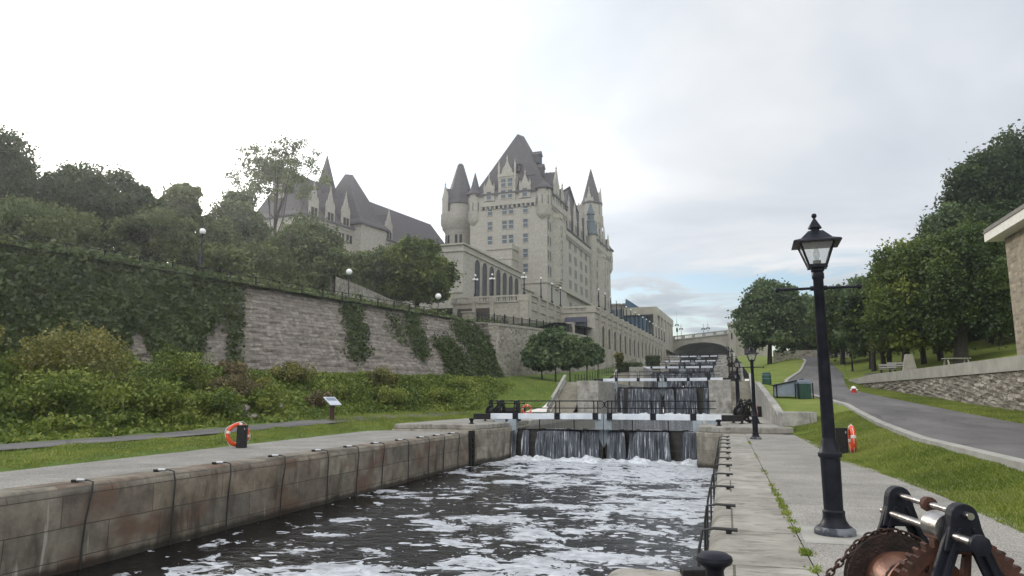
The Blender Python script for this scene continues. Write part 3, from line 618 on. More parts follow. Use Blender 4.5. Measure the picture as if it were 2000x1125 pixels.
def hip(b, x0, x1, y0, y1, z0, z1, ra, rb, fl=.55, m=0):
    """hipped roof with a short ridge ra-rb and a flared foot"""
    e = [(x0-.5, y0-.5, z0), (x1+.5, y0-.5, z0), (x1+.5, y1+.5, z0), (x0-.5, y1+.5, z0)]
    zf = z0+1.1; f_ = [(x0+fl, y0+fl, zf), (x1-fl, y0+fl, zf), (x1-fl, y1-fl, zf), (x0+fl, y1-fl, zf)]
    a, c = (ra[0], ra[1], z1), (rb[0], rb[1], z1)
    vs = e+f_+[a, c, (x0-.5, y0-.5, z0-.35), (x1+.5, y0-.5, z0-.35), (x1+.5, y1+.5, z0-.35), (x0-.5, y1+.5, z0-.35)]
    fs = [(0, 1, 5, 4), (1, 2, 6, 5), (2, 3, 7, 6), (3, 0, 4, 7)]
    if abs(ra[0]-rb[0]) > abs(ra[1]-rb[1]): fs += [(4, 5, 9, 8), (5, 6, 9), (6, 7, 8, 9), (7, 4, 8)]
    else: fs += [(4, 5, 8), (5, 6, 9, 8), (6, 7, 9), (7, 4, 8, 9)]
    fs += [(10, 11, 1, 0), (11, 12, 2, 1), (12, 13, 3, 2), (13, 10, 0, 3), (10, 13, 12, 11)]
    return b.add(vs, fs, m)
def gable(b, w_, z0, z1, zt, d0, d1, m=0, rm=1, pin=True):
    """pointed stone dormer front facing -y, centred on x=0"""
    b.extr([(-w_/2, d0, z0), (w_/2, d0, z0), (w_/2, d0, z1), (0, d0, zt), (-w_/2, d0, z1)], (0, .45, 0), m)
    b.extr([(-w_/2+.1, d0+.45, z0), (w_/2-.1, d0+.45, z0), (w_/2-.1, d0+.45, z1), (0, d0+.45, zt-.35), (-w_/2+.1, d0+.45, z1)], (0, d1-d0-.45, 0), rm)
    for x in (-w_/2, w_/2): b.lathe((x, d0+.2, 0), [(.22, z0), (.22, z1+.1), (.3, z1+.15), (.02, z1+1.5)], 6, m)
    if pin: b.lathe((0, d0+.2, 0), [(.2, zt-.4), (.12, zt+.3), (.25, zt+.5), (.08, zt+.75), (.02, zt+1.3)], 6, m)
def put(b, me_mats, name, parent, x, y, rz, smooth=False):
    o = b.build(name, me_mats, parent, smooth); o.location = (x, y, 0); o.rotation_euler = (0, 0, rz); return o
K = atD(1068, 450, 150); HB = 13.5; HO = (0, 0, HB)
hotel = thing('castle_hotel', 'grey limestone castle hotel with steep slate roofs and pointed turrets above the canal', 'hotel', (K[0], K[1], HB), R(-3.2))
Z = lambda z: z-HB
HM = [M['hotel'], M['trim'], M['roof']]
def part(b, name, mats=None, parent=None, smooth=False): return b.build(name, mats or HM, parent or hotel, smooth, HO)
# walls
part(MB().box(-18, 0, 0, 15.5, HB, 46.9), 'wall')
part(MB().box(-16, -.7, 15.5, 44, HB, 42.2), 'wall')
part(MB().box(-17, 0, 44, 65.6, HB, 45.7), 'wall')
part(MB().box(-12.4, -6.6, -4, -.0, HB, 33.2, 0).box(-12.6, -6.4, -4.2, 0, 33.2, 33.5, 1).box(-12.55, -6.45, -4.12, 0, 31.0, 31.25, 1).box(-12.5, -6.5, -4.1, -3.7, 33.5, 34.3, 0).box(-6.9, -6.5, -3.7, 0, 33.5, 34.3, 0), 'stair_bay')
# cornices, string courses, machicolation
c = MB()
for x0, x1, y0, y1, z in ((-18.35, .35, -.35, 15.8, 46.5), (-16, -.3, 15.8, 43.7, 41.8), (-17, .35, 43.7, 65.95, 45.3)): c.box(x0, x1, y0, y1, z, z+.38, 1)
c.box(-18.2, .2, -.2, 65.8, 26.1, 26.5, 1)
part(c, 'cornice')
m_ = MB()
def machi(y0, y1, z, x=0):      # on the canal side
    m_.box(x, x+.45, y0, y1, z, z+1.2, 0); 
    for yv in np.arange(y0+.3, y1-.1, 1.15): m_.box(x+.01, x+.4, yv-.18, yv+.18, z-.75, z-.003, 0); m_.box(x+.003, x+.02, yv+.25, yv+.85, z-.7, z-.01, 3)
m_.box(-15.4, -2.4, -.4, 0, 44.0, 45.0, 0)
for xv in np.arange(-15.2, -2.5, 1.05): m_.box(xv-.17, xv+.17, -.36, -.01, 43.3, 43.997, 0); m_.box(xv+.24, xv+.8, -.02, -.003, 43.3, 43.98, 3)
machi(2.2, 15.3, 44.0); machi(16.2, 42, 40.3, -.7); machi(46, 64, 43.2)
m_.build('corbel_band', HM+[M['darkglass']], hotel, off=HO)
# roofs
part(hip(MB(), -18, 0, 0, 15.5, 46.9, 62.9, (-9.0, 6.6), (-8.1, 8.6), .9), 'roof', [M['roof']])
part(hip(MB(), -16, -.7, 15.5, 46, 42.2, 58.6, (-5.4, 38.2), (-4.6, 37.0), .7), 'roof', [M['roof']])
part(hip(MB(), -17, 0, 44, 65.6, 45.7, 57, (-11, 52), (-10, 57), .9), 'roof', [M['roof']])
# corner bartizans
def bart(x, y, r, z0, z1, cone=None, ztop=None, roofm=0):
    b = MB().lathe((x, y, 0), [(.1, z0-2.0), (r*.45, z0-1.5), (r*.5, z0-1.45), (r*.7, z0-.9), (r*.74, z0-.85), (r*.92, z0-.3), (r, z0), (r, z1)], 20, 0)
    for a in np.arange(0, 6.28, .8): b.box(x+r*math.cos(a)-.06, x+r*math.cos(a)+.06, y+r*math.sin(a)-.06, y+r*math.sin(a)+.06, z0+2, z0+4, 3)
    o = b.build('turret', HM+[M['darkglass']], hotel, True, HO)
    if cone: MB().lathe((x, y, 0), [(r+.45, z1-.05), (r+.45, z1+.2), (r*.78, z1+1.0), (.05, ztop)], 20, 0).build('turret_roof', [roofm or M['roof']], o, True, HO)
    return o
bart(-17.2, .8, 1.5, 41.2, 47.2, True, 52.6)
bart(-.9, .9, 1.7, 41.4, 47.0, True, 49.2)
bart(-.9, 15.2, 1.1, 40.5, 46, True, 51)
bart(-.6, 64.8, 1.5, 40, 45.6, True, 48.5)
# round buttress turret with the weathered copper roof
b = MB().lathe((-.5, 43.3, 0), [(1.25, HB), (1.25, 38.2), (1.55, 39), (1.55, 46)], 18, 0); t1 = b.build('turret', HM, hotel, True, HO)
MB().lathe((-.5, 43.3, 0), [(1.95, 45.9), (1.9, 46.2), (1.5, 47.6), (1.25, 49.6), (1.35, 49.7), (.9, 50.2), (.9, 51.6), (1.2, 51.8), (.7, 53.2), (.25, 54.8)], 16, 0).build('turret_roof', [M['copper_green']], t1, True, HO)
# tall far tower
tx, ty = -4.2, 60
b = MB().lathe((tx, ty, 0), [(2.9, 40), (2.9, 51.6), (3.25, 52.6), (3.5, 53.2), (3.5, 55.4), (3.3, 55.4), (3.3, 54.6), (2.9, 54.6), (2.9, 59.2)], 20, 0)
for a in np.arange(0, 6.28, .42): b.box(tx+3.42*math.cos(a)-.15, tx+3.42*math.cos(a)+.15, ty+3.42*math.sin(a)-.15, ty+3.42*math.sin(a)+.15, 52.2, 53.1, 1)
b2 = MB(); gable(b2, 2.2, 55, 59.6, 63.2, -3.05, -1.2, 0, 0)
t1 = b.build('turret', HM, hotel, True, HO)
MB().lathe((tx, ty, 0), [(3.4, 59.1), (3.35, 59.4), (2.7, 60.5), (.06, 70.6)], 16, 0).build('turret_roof', [M['roof']], t1, True, HO)
for rz in (0, math.pi/2):
    o = b2.build('dormer', HM, t1, False, HO); o.location = (tx, ty, 0); o.rotation_euler = (0, 0, rz)
# left octagonal tower
ex = (math.cos(R(-3.2)), math.sin(R(-3.2)))
lx, ly = -59.4-K[0], 155.6-K[1]; lx, ly = lx*ex[0]+ly*ex[1], -lx*ex[1]+ly*ex[0]
b = MB().lathe((lx, ly, 0), [(3.5, HB), (3.5, 40.4), (3.8, 41.0), (4.3, 42.0), (4.6, 42.7), (4.6, 45.0), (4.4, 45.0), (4.4, 44.2), (3.4, 44.2), (3.4, 47.4)], 24, 0)
for a in np.arange(0, 6.28, .22): b.box(lx+4.05*math.cos(a)-.1, lx+4.05*math.cos(a)+.1, ly+4.05*math.sin(a)-.1, ly+4.05*math.sin(a)+.1, 41.3, 42.3, 1)
for a in (-2.3, -2.0, -1.4, -1.1): b.box(lx+3.47*math.cos(a)-.28, lx+3.47*math.cos(a)+.28, ly+3.47*math.sin(a)-.12, ly+3.47*math.sin(a)+.12, 37.6, 39.6, 3)
t1 = b.build('turret', HM+[M['darkglass']], hotel, True, HO)
MB().lathe((lx, ly, 0), [(3.9, 47.3), (3.8, 47.6), (3.5, 48.2), (.7, 57.6), (.4, 57.9)], 8, 0, R(22)).build('turret_roof', [M['roof']], t1, False, HO)
b2 = MB(); gable(b2, 2.6, 44.2, 48.6, 51.6, -4.1, -1.2, 0, 2); o = b2.build('dormer', HM, t1, False, HO); o.location = (lx, ly, 0); o.rotation_euler = (0, 0, R(-42))
# dormers of the front face
def dormer(x, y, rz, w_, z0, z1, zt, dep, wins=(), side='front'):
    b = MB(); gable(b, w_, Z(z0), Z(z1), Z(zt), -.35, dep, 0, 2)
    o = b.build('dormer', HM, hotel); o.location = (x, y, 0); o.rotation_euler = (0, 0, rz)
    for (dx, z, me) in wins: place(me, 'window', o, dx, -.35, Z(z))
    return o
Wf = win_mesh('front_window', 1.05, 1.75, mull=0, trans=(.5,), pr=.09, fw=.12)
Ws = win_mesh('side_window', .85, 1.9, gl=M['darkglass'], mull=0, fw=.07, pr=.06, fm=M['garage'])
Wb = win_mesh('bay_window', 1.0, 1.9, mull=1)
b = MB().box(-2.0, 2.0, -.4, 5.5, Z(44.9), Z(50.9), 0).box(-2.15, 2.15, -.55, -.4, Z(50.5), Z(50.9), 1).box(-2.15, 2.15, -.55, 5.5, Z(50.903), Z(51.1), 1)
b.extr([(-1.35, -.35, Z(51.1)), (1.35, -.35, Z(51.1)), (.95, -.35, Z(52.5)), (.5, -.35, Z(53.0)), (0, -.35, Z(54.6)), (-.5, -.35, Z(53.0)), (-.95, -.35, Z(52.5))], (0, .6, 0), 0); b.extr([(-1.5, .25, Z(51.1)), (1.5, .25, Z(51.1)), (0, .25, Z(53.6))], (0, 5, 0), 2)
for x in (-1.9, 1.9): b.lathe((x, -.3, 0), [(.25, Z(49.5)), (.25, Z(52.4)), (.32, Z(52.5)), (.04, Z(54.4))], 6, 1)
b.lathe((0, -.1, 0), [(.12, Z(54.3)), (.22, Z(54.7)), (.05, Z(55.5))], 6, 1)
dm = b.build('dormer', HM, hotel); dm.location = (-9.1, 0, 0)
for dx in (-.8, .8):
    for z in (45.6, 48.2): place(Wf, 'window', dm, dx, -.4, Z(z))
dormer(-13.4, 0, 0, 2.3, 45.2, 48.0, 50.6, 3, [(0, 45.6, Wf)])
dormer(-4.9, 0, 0, 2.3, 45.2, 48.0, 50.6, 3, [(0, 45.6, Wf)])
PI2 = math.pi/2
dormer(0, 7.2, PI2, 3.6, 44.6, 49.5, 53.2, 5, [(-.7, 45.6, Ws), (.7, 45.6, Ws)])
dormer(0, 12.2, PI2, 1.7, 45, 47.8, 50.6, 3, [(0, 45.4, Ws)])
for y in (20.5, 26.2, 31.8, 37.4): dormer(-.7, y, PI2, 2.3, 41.8, 45.6, 49.8, 4.5, [(-.45, 42.6, Ws), (.45, 42.6, Ws)])
for y in (49, 53.5, 57): dormer(0, y, PI2, 1.9, 44.5, 47.2, 50.4, 4, [(0, 45, Ws)])
dormer(0, 62.5, PI2, 1.6, 44.5, 46.6, 49.2, 3)
# little roof dormers and chimneys
for x, y, z in ((-7.6, 1.9, 53.6), (-4.2, 2.1, 50.8), (-13.3, 2.4, 51.0)):
    rd = MB().box(x-.75, x+.75, y, y+4, z-1.3, z+.1, 0).box(x-1.0, x+1.0, y-.25, y+4, z+.1, z+.3, 0).box(x-.45, x+.45, y-.02, y+.01, z-1.0, z-.1, 1); rd.build('roof_dormer', [M['roof'], M['darkglass']], hotel, off=HO)
for y, z, x in ((7.8, 57.6, -5.0), (6.0, 53.8, -3.8)):
    rd = MB().box(x-2.5, x+1.3, y-1, y+1, z-2.2, z-.2, 0).extr([(x-2.5, y-1.1, z-.2), (x-2.5, y+1.1, z-.2), (x-2.5, y, z+.9)], (4.0, 0, 0), 0); rd.build('roof_dormer', [M['roof'], M['darkglass']], hotel, off=HO)
for x, y, z in ((-3.0, 11.5, 53.5), (-4.0, 45.5, 55)):
    ch = MB().box(x-1.0, x+1.0, y-.5, y+.5, z-9, z, 0).box(x-1.15, x+1.15, y-.65, y+.65, z, z+.25, 1).cyl((x-.4, y, z+.25), (x-.4, y, z+.9), .2, m=1).cyl((x+.4, y, z+.25), (x+.4, y, z+.9), .2, m=1); part(ch, 'chimney')
# windows
ROWS = [42.0, 38.7, 35.4, 32.0, 28.7]
for i, z in enumerate(ROWS):
    for x in (-13.2, -9.75, -8.2, -4.85):
        if x < -6 and z < 31: continue
        place(Wf, 'window', hotel, x, 0, Z(z-.0))
nstuff = MB(); srows = [37.9, 34.6, 31.3, 28.0, 22.6]
cols = [(.9, 0), (2.5, 0), (10.2, 0), (11.8, 0)]+[(y, -.7) for y in (17.2, 20.9, 22.1, 26.1, 27.4, 31.8, 33.1, 37.0, 38.3)]+[(46.4, 0), (48.0, 0), (55.6, 0), (61.5, 0)]
for z in srows:
    for y, x in cols:
        if z < 25 and y < 17: continue
        place(Ws, 'window', hotel, x, y, Z(z), PI2)
# oriel bays
for y0, zb, zt in ((6.9, 27.0, 41.5), (51.8, 27.0, 41.0)):
    fp = [(0, y0-2.1), (1.3, y0-1.2), (1.3, y0+1.2), (0, y0+2.1)]
    b = MB(); b.prism(fp, zb, zt, 0)
    for q, (s0, s1) in enumerate(((.65, .85), (.35, .6), (.1, .3))): b.prism([(x*s1, y0+(y-y0)*lerp(1, s1, .5)) for x, y in fp], zb-.5*(q+1), zb-.5*q-.003, 1)
    b.prism([(x*1.15, y0+(y-y0)*1.08) for x, y in fp], zt, zt+.3, 1); b.prism([(x*1.05, y0+(y-y0)*1.02) for x, y in fp], zt+.3, zt+1.1, 1)
    for z in srows[:4]: b.prism([(x*1.04, y0+(y-y0)*1.02) for x, y in fp], z-.45, z-.25, 1)
    o = part(b, 'oriel')
    for z in srows[:4]:
        q = place(Wb, 'window', o, 1.3, y0, Z(z), PI2)
# ground-floor arches of the canal front
Wa = win_mesh('ground_window', 1.5, 3.4, gl=M['darkglass'], arch=True, mull=1, trans=(.5,))
for y in (3.2, 7, 10.8): place(Wa, 'window', hotel, 0, y, Z(17.2), PI2)

# conference wing with the tall arches
c0 = atD(905, 475, 116); WB = 16.4
wing = thing('arcade_pavilion', 'low flat-roofed limestone wing with seven tall arched windows in front of the castle tower', 'building', (c0[0], c0[1], WB), R(-3.2))
wo = (0, 0, WB)
b = MB().box(-16, 0, 0, 29.5, WB, 27.0, 0).box(-12, 0, 29.5, 37, WB, 24.0, 0)
b.build('wall', HM, wing, off=wo)
MB().box(-16.2, .22, -.22, 29.7, 25.9, 26.15, 0).box(-16.2, .3, -.3, 29.75, 27.0, 27.25, 0).box(-12, .25, 29.76, 37.2, 24.0, 24.25, 0).box(.003, .16, -.16, 29.6, 18.0, 18.25, 0).box(-16, .0, -.16, -.003, 18.9, 19.2, 0).build('cornice', [M['trim']], wing, off=wo)
WA = win_mesh('arched_window', 2.5, 7.0, gl=M['darkglass'], arch=True, mull=2, trans=(.24, .52, .76), fm=M['garage'])
for y in (5.9, 9.3, 12.7, 16.1, 19.5, 22.9, 26.3): place(WA, 'window', wing, 0, y, 18.5-WB, PI2)
WA2 = win_mesh('side_arch', 2.6, 3.6, gl=M['darkglass'], arch=True, mull=2, fm=M['garage'])
place(WA2, 'window', wing, 0, 33.6, 18.6-WB, PI2)
# left wing behind the trees
A1 = atD(640, 430, 150); A1b = atD(880, 470, 193); da = math.atan2(A1b[0]-A1[0], A1b[1]-A1[1])
lwg = thing('hotel_wing', 'long limestone hotel wing under a dark slate roof rising behind the left trees', 'hotel wing', (A1[0], A1[1], HB), -da)
L1 = math.hypot(A1b[0]-A1[0], A1b[1]-A1[1])
b = MB().box(-15, 0, -8, L1+4, HB, 39.6, 0); b.box(0.02, .3, -8, L1, 39.0, 39.4, 1); b.box(0.02, .2, -8, L1, 33.2, 33.45, 1); b.box(-12, 2.2, 8.5, 17.5, HB, 41, 0)
b.build('wall', HM, lwg, off=HO)
hip(MB(), -15, 0, -8, L1+4, 39.6, 50.6, (-7.5, -5), (-7.5, L1+1), .5).build('roof', [M['roof']], lwg, off=HO)
hip(MB(), -14, 2.2, 8, 18, 41, 54.6, (-6.4, 12.2), (-5.2, 13.5), .5).build('roof', [M['roof']], lwg, off=HO)
b = MB().lathe((-6, 5.5, 0), [(2.0, 44), (2.0, 47.4), (2.3, 48.5), (.05, 57.2)], 10, 0); b.build('turret_roof', [M['roof']], lwg, True, HO)
MB().box(-9.5, -6.5, -7, -3.6, 44, 50.3, 0).box(-9.7, -6.3, -7.2, -3.4, 50.3, 50.6, 1).build('chimney', HM, lwg, off=HO)
for y in (-4.5, .5, 5.5, 21):
    bb = MB(); gable(bb, 2.4, Z(38.6), Z(42.6), Z(46.6), -.3, 4, 0, 2); o = bb.build('dormer', HM, lwg); o.location = (0, y, 0); o.rotation_euler = (0, 0, PI2)
    for dx in (-.5, .5): place(Ws, 'window', o, dx, -.3, Z(39.6))
for z in (36.0, 30.2):
    for y in list(np.arange(-6.5, 8, 2.6))+list(np.arange(19, 44, 2.6)):
        place(Ws, 'window', lwg, 0, y, Z(z), PI2)
        if y < 8 or y > 19: place(Ws, 'window', lwg, 0, y+1.1, Z(z), PI2)
# low flat-roofed link in front of the wing
lk = thing('stone_annex', 'low pale stone block half hidden by the round tree below the hotel wing', 'building', tuple(atD(790, 520, 125)[:2])+(13.0,), R(-12))
b = MB().box(-22, 4, 0, 30, 13, 24.5, 0).box(-22.2, 4.2, -.2, 30.2, 23.4, 23.8, 1).box(-22.2, 4.2, -.2, 30.2, 24.5, 24.8, 1); b.build('wall', HM, lk, off=(0, 0, 13))
for x in (-18, -12, -6, 0): place(WA2, 'window', lk, x, 0, 4)

# ---------------------------------------------------------------- terrace, arcade, bridge
TM = [M['terrace'], M['trim'], M['garage'], M['awning'], M['door'], M['darkglass']]
A0 = atD(1161, 598, 117)
tr = thing('terrace_wall', 'stone terrace with balustrade and two dark garage doors below the arched pavilion', 'terrace wall', (-27.3, 100, 12.4))
to = (-27.3, 100, 12.4)
b = MB(); b.box(-39.2, -27.3, 100, 112, 11.0, 15.75, 0)
b.extr([(-27.3, 100, 11.0), (-27.31, 116.2, 11.0), (-26.2, 117, 11.0)], (0, 0, 4.75), 0)
b.box(-39.4, -27.2, 99.85, 100.1, 15.75, 15.95, 1)
b.build('wall', TM, tr, off=to)
b = MB()
b.box(-39.35, -27.15, 99.86, 100.14, 16.55, 16.8, 1)
for x0, x1 in ((-38.6, -36.5), (-34.9, -33.3), (-32.2, -29.0)):
    for x in np.arange(x0+.15, x1, .34): b.lathe((x, 100, 0), [(.07, 15.95), (.12, 16.1), (.06, 16.4), (.09, 16.55)], 6, 1)
for x0, x1 in ((-39.35, -38.6), (-36.5, -34.9), (-33.3, -32.2), (-29.0, -27.2)): b.box(x0, x1, 99.8, 100.2, 15.95, 16.6, 0)
for x0, x1 in ((-36.0, -35.5), (-33.2, -32.6), (-28.6, -27.25)): b.box(x0, x1, 99.7, 100.0, 11, 15.7, 0)
b.build('balustrade', TM, tr, off=to)
for x0, x1 in ((-38.4, -36.05), (-35.45, -33.25)):
    d = MB().box(x0, x1, 99.95, 99.995, 12.6, 15.0, 2)
    for z in np.arange(12.9, 15, .35): d.box(x0, x1, 99.93, 99.95, z, z+.03, 5)
    d.build('garage_door', TM, tr, off=to)
# right flank, dropping slightly towards the arcade
b = MB(); dirv = Vector((1.05, 17, 0)); n_ = 4
b.extr([(-27.3, 100.05, 15.9), (-27.3, 100.05, 16.75), (-26.25, 117, 16.75), (-26.25, 117, 15.9)], (-.3, 0, 0), 0)
for i in range(n_+1):
    p = Vector((-27.3, 100.05, 0))+dirv*(i/n_)*.99; b.box(p.x-.1, p.x+.28, p.y, p.y+.75, 11, 16.9, 1)
    if i < n_:
        q = Vector((-27.3, 100.05, 0))+dirv*((i+1)/n_)*.99
        b.extr([(p.x+.02, p.y+.9, 14.6), (q.x+.02, q.y-.2, 14.6), (q.x+.02, q.y-.2, 14.75), (p.x+.02, p.y+.9, 14.75)], (.14, 0, 0), 1)
        b.extr([(p.x, p.y, 16.75), (q.x, q.y, 16.75), (q.x, q.y, 16.95), (p.x, p.y, 16.95)], (.2, 0, 0), 1)
b.build('parapet', TM, tr, off=to)

ar = thing('arcade_wall', 'long stone retaining building with a row of arched windows stepping back to the bridge', 'arcade building', (A0[0], A0[1], 5), R(-3.26))
ao = (0, 0, 5); AL = 82.5
b = MB().box(-6, 0, .6, AL, 3, 15.75, 0).box(-6.0, -5.0, 0, .6, 3, 15.75, 0).box(-1.3, 0, 0, .6, 3, 15.75, 0).box(-5.0, -1.3, 0, .6, 15.05, 15.75, 0).box(-5.0, -1.3, 0, .6, 3, 11.9, 0)
b.box(-6.1, .18, -.15, AL, 15.75, 16.0, 1)
b.build('wall', TM, ar, off=ao)
b = MB()
b.box(-6.05, .2, -.2, .2, 16.55, 16.85, 1); b.box(-.2, .2, .2, AL, 16.55, 16.8, 1)
for x in np.arange(-5.2, -1.4, .34): b.lathe((x, 0, 0), [(.07, 16), (.12, 16.15), (.06, 16.4), (.09, 16.56)], 6, 1)
b.box(-6.05, -5.2, -.18, .18, 16, 16.56, 0); b.box(-1.3, .18, -.18, .18, 16, 16.56, 0)
NB = 16; bw = (AL-3)/NB
for i in range(NB):
    ya = 3+i*bw
    b.box(-.16, .16, ya+.55, ya+bw-.002, 16.0, 16.56, 0)
b.build('balustrade', TM, ar, off=ao)
b = MB()
for i in range(NB+1):
    ya = 3+i*bw; b.box(.003, .32, ya, ya+.55, 3, 15.74, 0); b.box(-.22, .36, ya-.05, ya+.6, 16.0, 16.95, 0)
b.box(.003, .12, 0, AL, 14.75, 15.0, 1)
b.build('pilaster', TM, ar, off=ao)
Wr = win_mesh('arcade_window', 1.9, 3.6, gl=M['darkglass'], arch=True, mull=2, trans=(.35, .68), fw=.22, fm=M['garage'])
for i in range(NB): place(Wr, 'window', ar, 0, 3+(i+.5)*bw+.27, 10.4-5+(0 if i < 8 else .35), PI2)
b = MB().box(-5.0, -1.3, .3, .58, 11.9, 15.05, 4); b.build('door', TM, ar, off=ao)
b = MB().extr([(-5.0, -.1, 15.05), (-5.0, .5, 15.05), (-5.0, .5, 14.1), (-5.0, -.9, 14.1)], (3.7, 0, 0), 3); b.box(-5.0, -4.7, -.85, .3, 11.9, 14.1, 3); b.box(-1.6, -1.3, -.85, .3, 11.9, 14.1, 3)
b.build('awning', TM, ar, off=ao)

# rough ashlar wall below the terrace
aw = [(-28.4, 79), (-26.2, 82.5), (-24.5, 90), (-21.8, 105), (-20.5, 115.8)]
def poly_wall(name, pts, zb, zt, th, mat, label, cat='wall', cap=None, capm=None, **kw):
    t = None; b = MB(); P = []
    for i, (x, y) in enumerate(pts):
        P.append([(x, y, zb(y)), (x, y, zt(y)), (x-th, y, zt(y)), (x-th, y, zb(y))])
    b.grid(P)
    o = b.build(name, mat, **kw); tag(o, label, cat)
    if cap:
        b = MB(); b.grid([[(x+.08, y, zt(y)-cap), (x+.1, y, zt(y)+.003), (x-th-.06, y, zt(y)+.005), (x-th-.06, y, zt(y)-cap), (x+.08, y, zt(y)-cap)] for x, y in pts]); b.build('coping', capm, o)
    return o
poly_wall('retaining_wall', aw, lambda y: float(zbL(y))-1.2, lambda y: float(kn(y, (79, 10.6), (105, 11.4), (116, 11.6))), .7, M['ashlar'], 'pale rough stone wall behind the young trees, below the hotel terrace', cap=.28, capm=M['terrace'])
ip = MB(); ys_f = np.arange(80, 108, .22); fx = lambda y: float(np.interp(y, [p[1] for p in aw], [p[0] for p in aw]))-.35
zt_ = lambda y: float(kn(y, (79, 10.6), (105, 11.4), (116, 11.6)))
for y in ys_f: ip.box(fx(y)-.018, fx(y)+.018, y-.018, y+.018, zt_(y), zt_(y)+1.05)
for y in np.arange(80, 108, 2.2): ip.box(fx(y)-.06, fx(y)+.06, y-.06, y+.06, zt_(y), zt_(y)+1.25)
for d in (.1, 1.0): ip.tube([(fx(y), y, zt_(y)+d) for y in np.arange(80, 108.1, 1)], .025, 5)
tag(ip.build('iron_fence', M['black']), 'black iron railing along the top of the rough stone wall in front of the garages', 'fence')
tag(MB().box(-36.6, -35.1, 97.2, 98.2, 10.5, 14.0).box(-36.75, -34.95, 97.05, 98.35, 14.0, 14.25).build('gate_pillar', M['terrace']), 'square pale stone pillar in front of the dark garage doors', 'pillar')
gp = fx(106.5); tag(MB().box(gp-1.0, gp+.1, 106, 107.2, 10.8, 12.9).box(gp-1.1, gp+.2, 105.9, 107.3, 12.9, 13.1).build('gate_pillar', M['terrace']), 'stone gate pillar closing the right end of the iron railing', 'pillar')

# bridge
bl, br = atD(1313, 680, 240), atD(1425, 680, 226); bd = (br-bl)[:2]; BL = float(np.hypot(*bd)); ba = math.atan2(bd[1], bd[0])
bg = thing('stone_bridge', 'wide stone arch bridge with balustrade spanning the top of the lock flight', 'bridge', (bl[0], bl[1], 12), ba)
bo = (0, 0, 12); b = MB(); n = 24; zs, zc, zp = 15.7, 19.7, 20.9
arc = [(lerp(0, BL, i/n), zs+(zc-zs)*math.sqrt(max(0, 1-((i/n-.5)*2)**2))**.9) for i in range(n+1)]
sl_ = lambda x: .9*x/BL
b.grid([[(x, yv, zv) for yv, zv in ((0, zp+sl_(x)), (0, z), (14, z))] for x, z in arc])
b.grid([[(x, -.18, z), (x, -.18, z+.5), (x, 0, z+.5)] for x, z in arc])
b.box(-3, 0, .0, 14, 8, zp); b.box(BL, BL+6, 0, 14, 8, zp+.9); b.add([(0, 14, 8), (BL, 14, 8), (BL, 14, zp+.9), (0, 14, zp)], [(0, 1, 2, 3)])
b.build('arch', M['bridge'], bg, off=bo)
b = MB(); b.extr([(-.5, -.3, zp), (BL+.3, -.3, zp+.9), (BL+.3, -.3, zp+1.2), (-.5, -.3, zp+.3)], (0, .6, 0)); b.extr([(-.5, -.2, zp+1.15), (BL+.3, -.2, zp+2.05), (BL+.3, -.2, zp+2.35), (-.5, -.2, zp+1.45)], (0, .4, 0))
for i, x in enumerate(np.arange(.3, BL, .42)):
    z = zp+.3+sl_(x)
    if i % 9 < 2: b.box(x-.22, x+.22, -.15, .15, z, z+.86)
    else: b.box(x-.07, x+.07, -.08, .08, z, z+.86)
b.build('balustrade', M['bridge'], bg, off=bo)
b = MB(); b.lathe((-1.2, -.6, 0), [(1.15, 8), (1.15, 23.6), (1.35, 23.7), (1.35, 24.4), (1.1, 24.5)], 14); b.lathe((-3.6, -2.2, 0), [(.9, 8), (.9, 21.8), (1.1, 21.9), (1.1, 22.4)], 12)
b.build('pylon', M['bridge'], bg, True, off=bo)
bt = thing('bridge_tower', 'square stone tower with a doorway at the right end of the arch bridge', 'tower', (br[0]+1.3, br[1]-2, 10), ba)
b = MB().box(-1.2, 1.1, -1, 2.5, 8, 24.2, 0).box(1.1, 9, 0, 5, 8, 21.3, 0).box(-1.4, 1.3, -1.2, 2.7, 24.2, 24.6, 1).box(-1.35, -.7, -1.1, 2.6, 24.6, 25.3, 1).box(.55, 1.25, -1.1, 2.6, 24.6, 25.3, 1).box(1.1, 9.2, -.2, 5, 21.3, 21.6, 1); b.build('wall', [M['bridge'], M['trim']], bt, off=(0, 0, 10))
MB().box(3.4, 4.9, -.05, -.01, 15, 18, 0).build('door', [M['brownpost']], bt, off=(0, 0, 10)); MB().box(-.3, .2, -1.05, -1.01, 20, 22, 0).build('window', [M['darkglass']], bt, off=(0, 0, 10))
for x, z, lab in ((1322, 25.5, 'tall lattice mast with small dishes standing on the left end of the bridge'), (1330, 24.2, 'thin lamp mast just right of the lattice mast on the bridge'), (1374, 23.8, 'thin pole on the middle of the bridge balustrade'), (1383, 24, 'short twin lamp pole on the right middle of the bridge')):
    p = atD(x, 655, 236 if x < 1340 else 232); b = MB().cyl((p[0], p[1]+2, 20.6), (p[0], p[1]+2, z+2.2), .09, .05, 6)
    b.box(p[0]-.5, p[0]+.5, p[1]+1.9, p[1]+2.1, z+.6, z+.75); b.sphere((p[0]-.45, p[1]+2, z+.4), .25); b.sphere((p[0]+.45, p[1]+2, z+.4), .25)
    if x == 1322: b.cyl((p[0], p[1]+2, z+2), (p[0], p[1]+2, z+5), .03, .02, 5); b.box(p[0]-.3, p[0]+.3, p[1]+1.8, p[1]+2.2, z-1.8, z-.6)
    tag(b.build('mast', M['black'], off=(p[0], p[1]+2, 20.6)), lab, 'mast')

